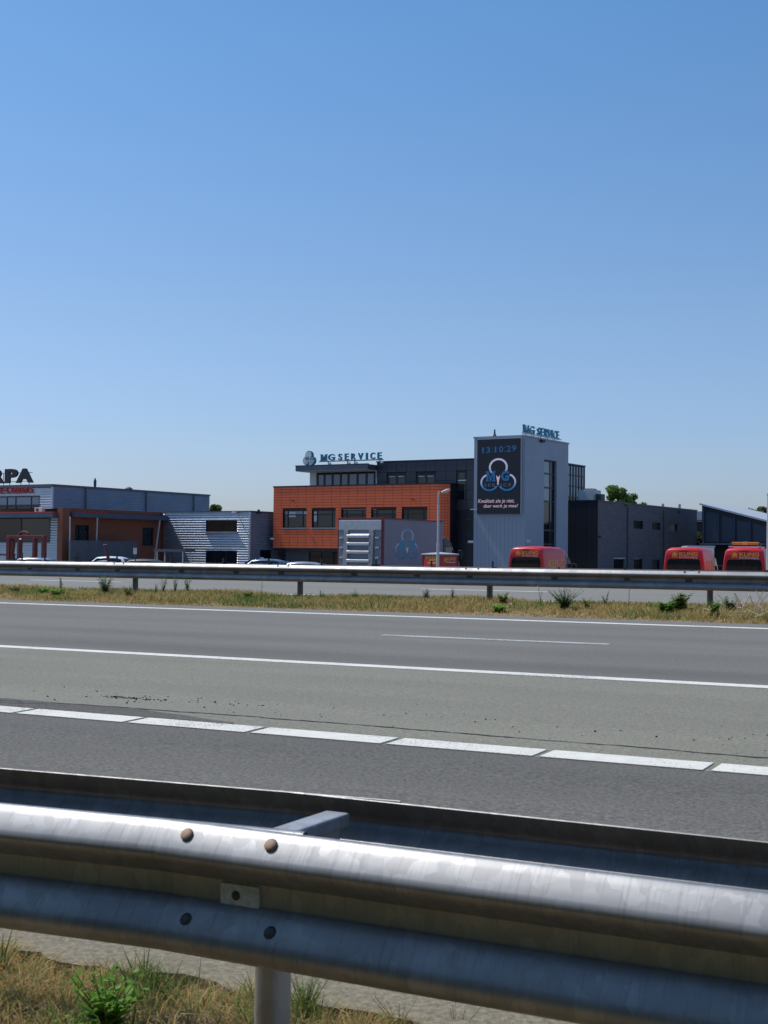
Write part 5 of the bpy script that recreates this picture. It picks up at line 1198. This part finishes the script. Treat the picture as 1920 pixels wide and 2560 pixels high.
MB().tube([(qx(268 + 82 * (1 - math.cos(R(t)))), .15, qz(1200 - 55 * math.sin(R(t)))) for t in range(0, 181, 15)], .07, 8).build('hoop', M['red_steel'], qf)
MB().box(qx(-60), .05, qz(1530), qx(205), .25, qz(1500)).build('low_beam', M['red_steel'], qf)
MB().tube([(qx(330), -.02, qz(1272)), (qx(330), .0, qz(1250))], [.11, .05], 8).build('lamp', M['pale'], qf)
#PART6
# ================================================================== VEGETATION
def arr_mesh(name, V, faces, m, parent=None):
    me = bpy.data.meshes.new(name); V = np.asarray(V, np.float32); faces = np.asarray(faces, np.int32); k = faces.shape[1]; nf = len(faces)
    me.vertices.add(len(V)); me.vertices.foreach_set('co', V.ravel()); me.loops.add(nf * k); me.loops.foreach_set('vertex_index', faces.ravel())
    me.polygons.add(nf); me.polygons.foreach_set('loop_start', np.arange(nf, dtype=np.int32) * k); me.polygons.foreach_set('loop_total', np.full(nf, k, np.int32))
    me.materials.append(m); me.update(); me.validate()
    o = bpy.data.objects.new(name, me); col.objects.link(o); o.parent = parent; return o
def blades(pos, h, wd, lean):
    """bent grass blades: pos (n,3), h (n,), wd (n,), lean (n,) as share of height"""
    n = len(pos); th = rng.uniform(0, 2 * math.pi, n); ph = rng.uniform(0, 2 * math.pi, n)
    d = np.stack([np.cos(th), np.sin(th), np.zeros(n)], 1); l = np.stack([np.cos(ph), np.sin(ph), np.zeros(n)], 1)
    up = np.array([0, 0, 1.]); V = np.empty((n, 5, 3))
    w2 = (wd / 2)[:, None]
    V[:, 0] = pos - d * w2; V[:, 1] = pos + d * w2
    mid = pos + up * (h * .55)[:, None] + l * (h * lean * .35)[:, None]
    V[:, 2] = mid + d * w2 * .8; V[:, 3] = mid - d * w2 * .8
    V[:, 4] = pos + up * (h * (1 - .3 * lean))[:, None] + l * (h * lean)[:, None]
    b = np.arange(n)[:, None] * 5
    return V.reshape(-1, 3), np.concatenate([b + np.array([[0, 1, 2]]), b + np.array([[0, 2, 3]]), b + np.array([[3, 2, 4]])])
def med_z(v): return np.interp(v, [p[0] for p in prof], [p[1] for p in prof])

def clumpy(n, u0, u1, v0, v1, ncl, sig):
    cu = rng.uniform(u0, u1, ncl); cv = rng.uniform(v0, v1, ncl); i = rng.integers(0, ncl, n)
    return cu[i] + rng.normal(0, sig, n), np.clip(cv[i] + rng.normal(0, sig, n), v0, v1)
# central strip: dry grass everywhere, greener clumps
n = 130000
u = rng.uniform(-36, 6, n); v = rng.uniform(20.26, 23.9, n); h = rng.uniform(.05, .19, n) * (.75 + .4 * np.sin(u * 1.7) * np.sin(u * .6 + 1)); h *= np.where(v < 20.6, .6, 1)
V, Fc = blades(np.stack([u, v, med_z(v) - .01], 1), h, rng.uniform(.008, .018, n), rng.uniform(.2, 1.3, n))
g1 = road_obj(arr_mesh('dry_grass', V, Fc, M['drygrass'])); tag(g1, 'dry straw coloured grass filling the central strip under the guardrail', 'grass', kind='stuff')
n = 34000; u, v = clumpy(n, -36, 6, 20.5, 23.7, 170, .3)
V, Fc = blades(np.stack([u, v, med_z(v) - .01], 1), rng.uniform(.05, .15, n), rng.uniform(.008, .022, n), rng.uniform(.2, 1.1, n))
g2 = road_obj(arr_mesh('green_weeds', V, Fc, M['greengrass'])); tag(g2, 'green weedy tufts scattered through the dry central strip', 'weeds', kind='stuff')
# broken straw stalks at the right end of the strip
mb = MB()
for i in range(110):
    u = u_of(random.uniform(1800, 1960), 21.4) + random.gauss(0, .1); v = random.uniform(20.6, 22.9); a = random.uniform(0, math.pi); l = random.uniform(.06, .28); z = float(med_z(v)) + random.uniform(.0, .1); dz = random.uniform(-.05, .1) if random.random() < .85 else random.uniform(.15, .3)
    mb.tube([(u, v, z), (u + l * math.cos(a), v + l * math.sin(a) * .6, z + dz)], random.uniform(.004, .009), 4)
o = road_obj(mb.build('broken_straw', M['straw'])); tag(o, 'bleached broken stalks lying by the rightmost guardrail post', 'straw', kind='stuff')

def leaf(mb, p, d, l, wd, up=(0, 0, 1), m=0, droop=.2):
    d = np.array(d, float); d /= np.linalg.norm(d) + 1e-9; s = np.cross(d, up); s /= np.linalg.norm(s) + 1e-9; p = np.array(p, float); dn = np.array([0, 0, -droop * l])
    mb.add([p, p + d * l * .45 + s * wd / 2 + dn * .3, p + d * l + dn, p + d * l * .45 - s * wd / 2 + dn * .3], [(0, 1, 2, 3)], m)
def weed(name, loc, h, ns, spread, ll, lw, mleaf, label, cat='plant', nl=9, group='weeds in the central strip', flower=False, upright=.5, stemr=.006):
    rt = empty(name, loc, random.uniform(0, 6), label, cat, group); st_ = MB(); lf = MB(); fl = MB()
    for i in range(ns):
        a = random.uniform(0, 2 * math.pi); hh = h * random.uniform(.6, 1.0) if i else h; sx, sy = math.cos(a) * spread * random.uniform(.2, 1), math.sin(a) * spread * random.uniform(.2, 1)
        P = [(0, 0, 0), (sx * .3, sy * .3, hh * .5), (sx, sy, hh)]
        st_.tube(P, [stemr, stemr * .7, stemr * .3], 4)
        for k in range(nl):
            t = (k + random.random()) / nl; t = .06 + .94 * t; p = (sx * t ** 1.4, sy * t ** 1.4, hh * t); b = random.uniform(0, 2 * math.pi); q = 1 - .55 * t
            leaf(lf, p, (math.cos(b), math.sin(b), upright * random.uniform(.2, 1.4)), ll * q * random.uniform(.7, 1.2), lw * q * random.uniform(.7, 1.2), droop=random.uniform(0, .35))
        if flower:
            for k in range(7): b = random.uniform(0, 6.3); leaf(fl, (sx, sy, hh * random.uniform(.86, 1.02)), (math.cos(b), math.sin(b), .4), .035, .03)
    st_.build('stem', M['greengrass'], rt); lf.build('leaves', M[mleaf], rt)
    if flower: fl.build('flower', M['flower'], rt)
    return rt
def med_at(px, v): uu = u_of(px, v); return rd(uu, v, float(med_z(v)) - .01)
for px, v, h, ns, sp_, ll, lw, mt, lab in (
    (42, 21.6, .16, 9, .18, .09, .05, 'bluegreen', 'low dull green weed at the left edge of the central strip'),
    (112, 21.4, .16, 10, .22, .08, .045, 'brightleaf', 'low yellow green bush left of the first guardrail post'),
    (146, 21.0, .17, 12, .22, .10, .06, 'brightleaf', 'brighter yellow green broadleaf weed left of the big bluish weed'),
    (156, 22.6, .30, 4, .06, .07, .03, 'leafgreen', 'small dark upright weed rising over the yellow green bush'),
    (265, 21.7, .40, 22, .28, .11, .022, 'bluegreen', 'big bluish feathery weed left of the leftmost visible post'),
    (327, 21.2, .24, 12, .18, .08, .02, 'bluegreen', 'feathery weed at the foot of the leftmost visible post'),
    (391, 21.9, .24, 5, .08, .07, .018, 'bluegreen', 'short upright weed, first of four right of the leftmost post'),
    (412, 22.2, .40, 6, .10, .08, .018, 'bluegreen', 'tall upright weed, second of four right of the leftmost post'),
    (441, 22.2, .40, 6, .11, .08, .018, 'bluegreen', 'tall forked weed, third of four right of the leftmost post'),
    (471, 22.2, .38, 7, .10, .09, .022, 'leafgreen', 'dense upright weed, fourth of four right of the leftmost post'),
    (657, 21.8, .55, 1, .03, .05, .02, 'bluegreen', 'single very tall thin stalk rising in front of the rail'),
    (622, 21.6, .16, 8, .16, .08, .05, 'greengrass', 'low leafy weed below the very tall thin stalk'),
    (806, 22.0, .18, 5, .08, .06, .03, 'greengrass', 'small weed right of the second guardrail post'),
    (890, 22.4, .2, 4, .08, .06, .03, 'greengrass', 'sparse weed midway between the second and third post'),
    (1067, 22.4, .24, 8, .14, .07, .03, 'bluegreen', 'greyish weed tuft left of the third guardrail post'),
    (1134, 22.3, .28, 5, .10, .06, .02, 'bluegreen', 'thin weed closest to the left of the third post'),
    (1258, 22.0, .22, 9, .14, .09, .05, 'leafgreen', 'dark leafy weed just right of the third post'),
    (1250, 20.8, .12, 9, .16, .10, .06, 'brightleaf', 'flat rosette of green leaves on the roadside below the third post'),
    (1413, 21.3, .36, 26, .34, .10, .026, 'bluegreen', 'largest bushy green weed right of the yellow flower'),
    (1470, 21.5, .2, 6, .12, .07, .03, 'greengrass', 'small weed right of the largest bushy weed'),
    (1515, 22.4, .26, 5, .08, .06, .02, 'bluegreen', 'upright wispy weed left of the tall bare stalk'),
    (1573, 21.9, .52, 1, .03, .03, .012, 'leafgreen', 'tall bare stalk reaching up over the rail at the right'),
    (1668, 21.3, .20, 10, .22, .12, .08, 'brightleaf', 'broadleaf weed with pale leaves left of the fourth post'),
    (1702, 21.7, .28, 16, .24, .13, .08, 'greengrass', 'taller leafy clump close to the fourth post'),
    (1784, 20.9, .28, 9, .12, .10, .045, 'brightleaf', 'bright green upright weed in front of the fourth post'),
    (1826, 21.6, .26, 8, .14, .09, .05, 'bluegreen', 'dull green weed among the broken straw')):
    weed('weed_plant', med_at(px, v), h * 1.1, int(ns * 1.5) if ns > 2 else ns, sp_ * 1.05, ll * 1.3, lw * 1.9, mt, lab, nl=12)
weed('flowering_weed', med_at(1353, 22.0), .36, 3, .05, .07, .03, 'greengrass', 'weed with a yellow flower head in the central strip', flower=True)
for px, v, lab in ((1273, 21.8, 'scrap of white litter beside the third guardrail post'), (1077, 21.2, 'tiny white scrap left of the third guardrail post')):
    p = med_at(px, v); rt = MB().prism([(0, 0, 0), (.05, .012, 0), (.06, .04, .012), (.02, .045, .025)], (-.004, .0, .02)).build('litter', M['litter']); rt.location = (p[0], p[1], p[2] + .03); rt.rotation_euler = (.4, .3, RA); tag(rt, lab, 'litter')

# near verge below the guardrail: uneven soil sheet, dead grass, green shoots
gu = np.linspace(-7, 3, 120); gv = np.linspace(2.35, 3.75, 30); UU, VV = np.meshgrid(gu, gv)
def soil_z(u, v): return SE * v + .012 * np.sin(u * 5 + 2 * v) + .015 * np.sin(u * 13.1 + v * 9) * np.sin(v * 11) + .01 * np.sin(u * 31 + v * 17) - .05 * np.clip((v - 3.3) / .35, 0, 1)
ZZ = soil_z(UU, VV); nu, nv_ = len(gu), len(gv); idx = np.arange(nu * nv_).reshape(nv_, nu)
fq = np.stack([idx[:-1, :-1], idx[:-1, 1:], idx[1:, 1:], idx[1:, :-1]], -1).reshape(-1, 4)
vg = road_obj(arr_mesh('roadside_verge', np.stack([UU, VV, ZZ], -1).reshape(-1, 3), fq, M['verge'])); structure(vg, 'rough brown soil at the broken asphalt edge under the near guardrail', 'verge')
n = 75000; u = rng.uniform(-6.5, 2.5, n); v = 3.6 - np.abs(rng.normal(0, .5, n)); v = np.clip(v, 2.4, 3.6)
k = np.sin(u * 3.1) * .5 + np.sin(u * 7.7 + v * 5) * .5; keep = rng.random(n) < np.clip(.8 + .4 * k, .3, 1) * np.where(u > -1.55, .55, 1); u, v = u[keep], v[keep]; n = len(u)
V, Fc = blades(np.stack([u, v, soil_z(u, v) - .01], 1), rng.uniform(.03, .12, n), rng.uniform(.0025, .006, n), rng.uniform(.3, 1.6, n))
g3 = road_obj(arr_mesh('dead_grass', V, Fc, M['drygrass'])); tag(g3, 'dead yellow grass at the roadside under the near guardrail', 'grass', kind='stuff')
n = 5200; u, v = clumpy(n, -6, 2, 2.2, 3.5, 26, .07)
V, Fc = blades(np.stack([u, v, soil_z(u, v) - .01], 1), rng.uniform(.06, .2, n), rng.uniform(.003, .006, n), rng.uniform(.15, .9, n))
g4 = road_obj(arr_mesh('fresh_grass', V, Fc, M['greengrass'])); tag(g4, 'green grass shoots among the dead roadside grass', 'grass', kind='stuff')
# soil crumbs along the broken edge
mb = MB()
for i in range(260):
    u, v, s = random.uniform(-6, 2), random.gauss(3.5, .07), random.uniform(.006, .02) * random.choice([.6, 1, 1.2]); z = float(soil_z(u, v))
    q = [(s * random.uniform(.6, 1.2) * math.cos(t), s * random.uniform(.6, 1.2) * math.sin(t)) for t in (0, 1.2, 2.5, 3.8, 5)]
    mb.add([(u + a, v + b, z - .004) for a, b in q] + [(u + a * .6, v + b * .6, z + s * .8) for a, b in q], [(i_, (i_ + 1) % 5, 5 + (i_ + 1) % 5, 5 + i_) for i_ in range(5)] + [(5, 6, 7, 8, 9)])
o = road_obj(mb.build('soil_crumbs', M['verge'])); tag(o, 'dark soil crumbs along the broken asphalt edge', 'soil', kind='stuff')
def verge_at(px, v): uu = u_of(px, v); return rd(uu, v, float(soil_z(uu, v)) - .005)
weed('weed_plant', verge_at(286, 3.05), .2, 24, .13, .075, .036, 'brightleaf', 'bright green leafy weed at the bottom left under the near guardrail', group='weeds on the near verge', nl=10, upright=.9, stemr=.003)
weed('weed_plant', verge_at(212, 2.98), .12, 16, .09, .055, .028, 'brightleaf', 'smaller bright green weed just left of the leafy one', group='weeds on the near verge', stemr=.002)
weed('weed_plant', verge_at(776, 3.45), .17, 20, .10, .06, .008, 'greengrass', 'wispy grass like weed right of the near guardrail post', group='weeds on the near verge', upright=1.2, stemr=.002)
weed('weed_plant', verge_at(352, 3.42), .15, 4, .03, .02, .008, 'straw', 'reddish dry seed stalk beside the bright green weed', group='weeds on the near verge', stemr=.002)
weed('weed_plant', verge_at(1010, 3.62), .13, 9, .1, .03, .005, 'straw', 'dry straw tuft at the lower middle of the picture', group='weeds on the near verge', upright=1.2, stemr=.0018)
weed('weed_plant', verge_at(1150, 3.66), .14, 9, .1, .03, .005, 'drygrass', 'dry straw tuft farthest right at the bottom of the picture', group='weeds on the near verge', upright=1.2, stemr=.0018)
weed('weed_plant', verge_at(25, 3.4), .2, 8, .08, .06, .006, 'greengrass', 'tall grassy shoots in the bottom left corner', group='weeds on the near verge', upright=1.4, stemr=.002)

# trees behind the roofs
def tree(px, py_top, D, wpx, label, mt='leafgreen', leaves=2600, name='tree', ls=.32, crown_h=.55, seed=1, zb=GZ):
    rnd = random.Random(seed); top = at(px, py_top, D); h = top[2] - zb; wd = wpx / F * D / 2
    rt = empty(name, (top[0], top[1], zb), rnd.uniform(0, 6), label, 'tree', 'trees behind the roofs')
    tr = MB(); tr.tube([(0, 0, 0), (.05, .03, h * .3), (0, .05, h * .62), (.05, 0, h * .9)], [.22, .17, .11, .03], 8)
    cl_ = []
    for i in range(26):
        a = rnd.uniform(0, 6.28); t = rnd.uniform(0, 1); zz_ = h * (1 - crown_h) + h * crown_h * t; rr = wd * math.sqrt(rnd.random()) * (math.sin(math.pi * min(1, .18 + .75 * t)) ** .6) * .9
        c = (rr * math.cos(a), rr * math.sin(a), min(zz_, h - .3)); cl_.append((c, rnd.uniform(.5, .95) * max(wd, 1) * .40))
        tr.tube([(0, 0, c[2] - (.3 + .3 * rr)), (c[0] * .5, c[1] * .5, c[2] - .25), c], [.07, .045, .02], 5)
    tr.build('trunk', M['bark'], rt)
    k = int(leaves * 2.6); ii = rng.integers(0, len(cl_), k); C_ = np.array([c for c, r_ in cl_])[ii]; r_ = np.array([r_ for c, r_ in cl_])[ii]
    d = rng.normal(size=(k, 3)); d /= np.linalg.norm(d, axis=1)[:, None]; p = C_ + d * (r_ * rng.uniform(.35, 1.15, k))[:, None] * np.array([1, 1, .85])
    a = rng.normal(size=(k, 3)); a /= np.linalg.norm(a, axis=1)[:, None]; b = np.cross(a, rng.normal(size=(k, 3))); b /= np.linalg.norm(b, axis=1)[:, None]; s = (ls * rng.uniform(.5, 1.1, k))[:, None]
    V = np.stack([p - a * s * .5, p + b * s * .32, p + a * s * .5, p - b * s * .32], 1).reshape(-1, 3)
    arr_mesh('crown', V, np.arange(k * 4).reshape(-1, 4), M[mt], rt); return rt
tree(541, 1262, 150, 52, 'rounded tree top peeping over the corrugated annex', 'leafyellow', 2200, seed=3)
tree(1543, 1217, 145, 84, 'green tree crown rising behind the dark brick roof', leaves=3600, seed=4)
tree(1578, 1236, 152, 70, 'lower green tree sloping off right of the tall crown', leaves=2200, seed=5)
tree(1607, 1254, 150, 22, 'small tree tip showing over the brick roof edge', leaves=700, seed=6, ls=.26)
tree(1747, 1330, 135, 26, 'light green shrub in the gap left of the sloping hall', 'leafyellow', 900, name='shrub', crown_h=.8, seed=7)
tree(1832, 1274, 165, 24, 'thin twiggy tree top above the sloping hall roof', leaves=350, seed=8, ls=.26)
tree(1878, 1275, 170, 70, 'broad olive green tree behind the low end of the hall', leaves=2400, seed=9)
tree(1907, 1266, 160, 50, 'leafy tree at the right edge behind the hall', 'leafyellow', 2000, seed=10)
tree(1856, 1284, 175, 50, 'dull low tree between the twiggy and the broad one', 'leafyellow', 1400, seed=11)

# the wood on the camera's side of the motorway, behind the viewer: one dark mass of foliage over trunks
k = 70000; u = rng.uniform(-70, 60, k); top = 11.5 + 2.5 * np.sin(u * .37) + 1.6 * np.sin(u * 1.1 + 2) + .8 * np.sin(u * 2.7)
vv = -8 - rng.uniform(0, 5, k); z = rng.random(k) ** .8 * top
p = np.stack([u, vv, z], 1); a = rng.normal(size=(k, 3)); a /= np.linalg.norm(a, axis=1)[:, None]; b = np.cross(a, rng.normal(size=(k, 3))); b /= np.linalg.norm(b, axis=1)[:, None]; s = rng.uniform(.5, 1.1, k)[:, None]
V = np.stack([p - a * s * .5, p + b * s * .4, p + a * s * .5, p - b * s * .4], 1).reshape(-1, 3)
wd_ = road_obj(arr_mesh('woodland', V, np.arange(k * 4).reshape(-1, 4), M['leafgreen'])); tag(wd_, 'dark green wood lining the near side of the motorway', 'woods', kind='stuff')
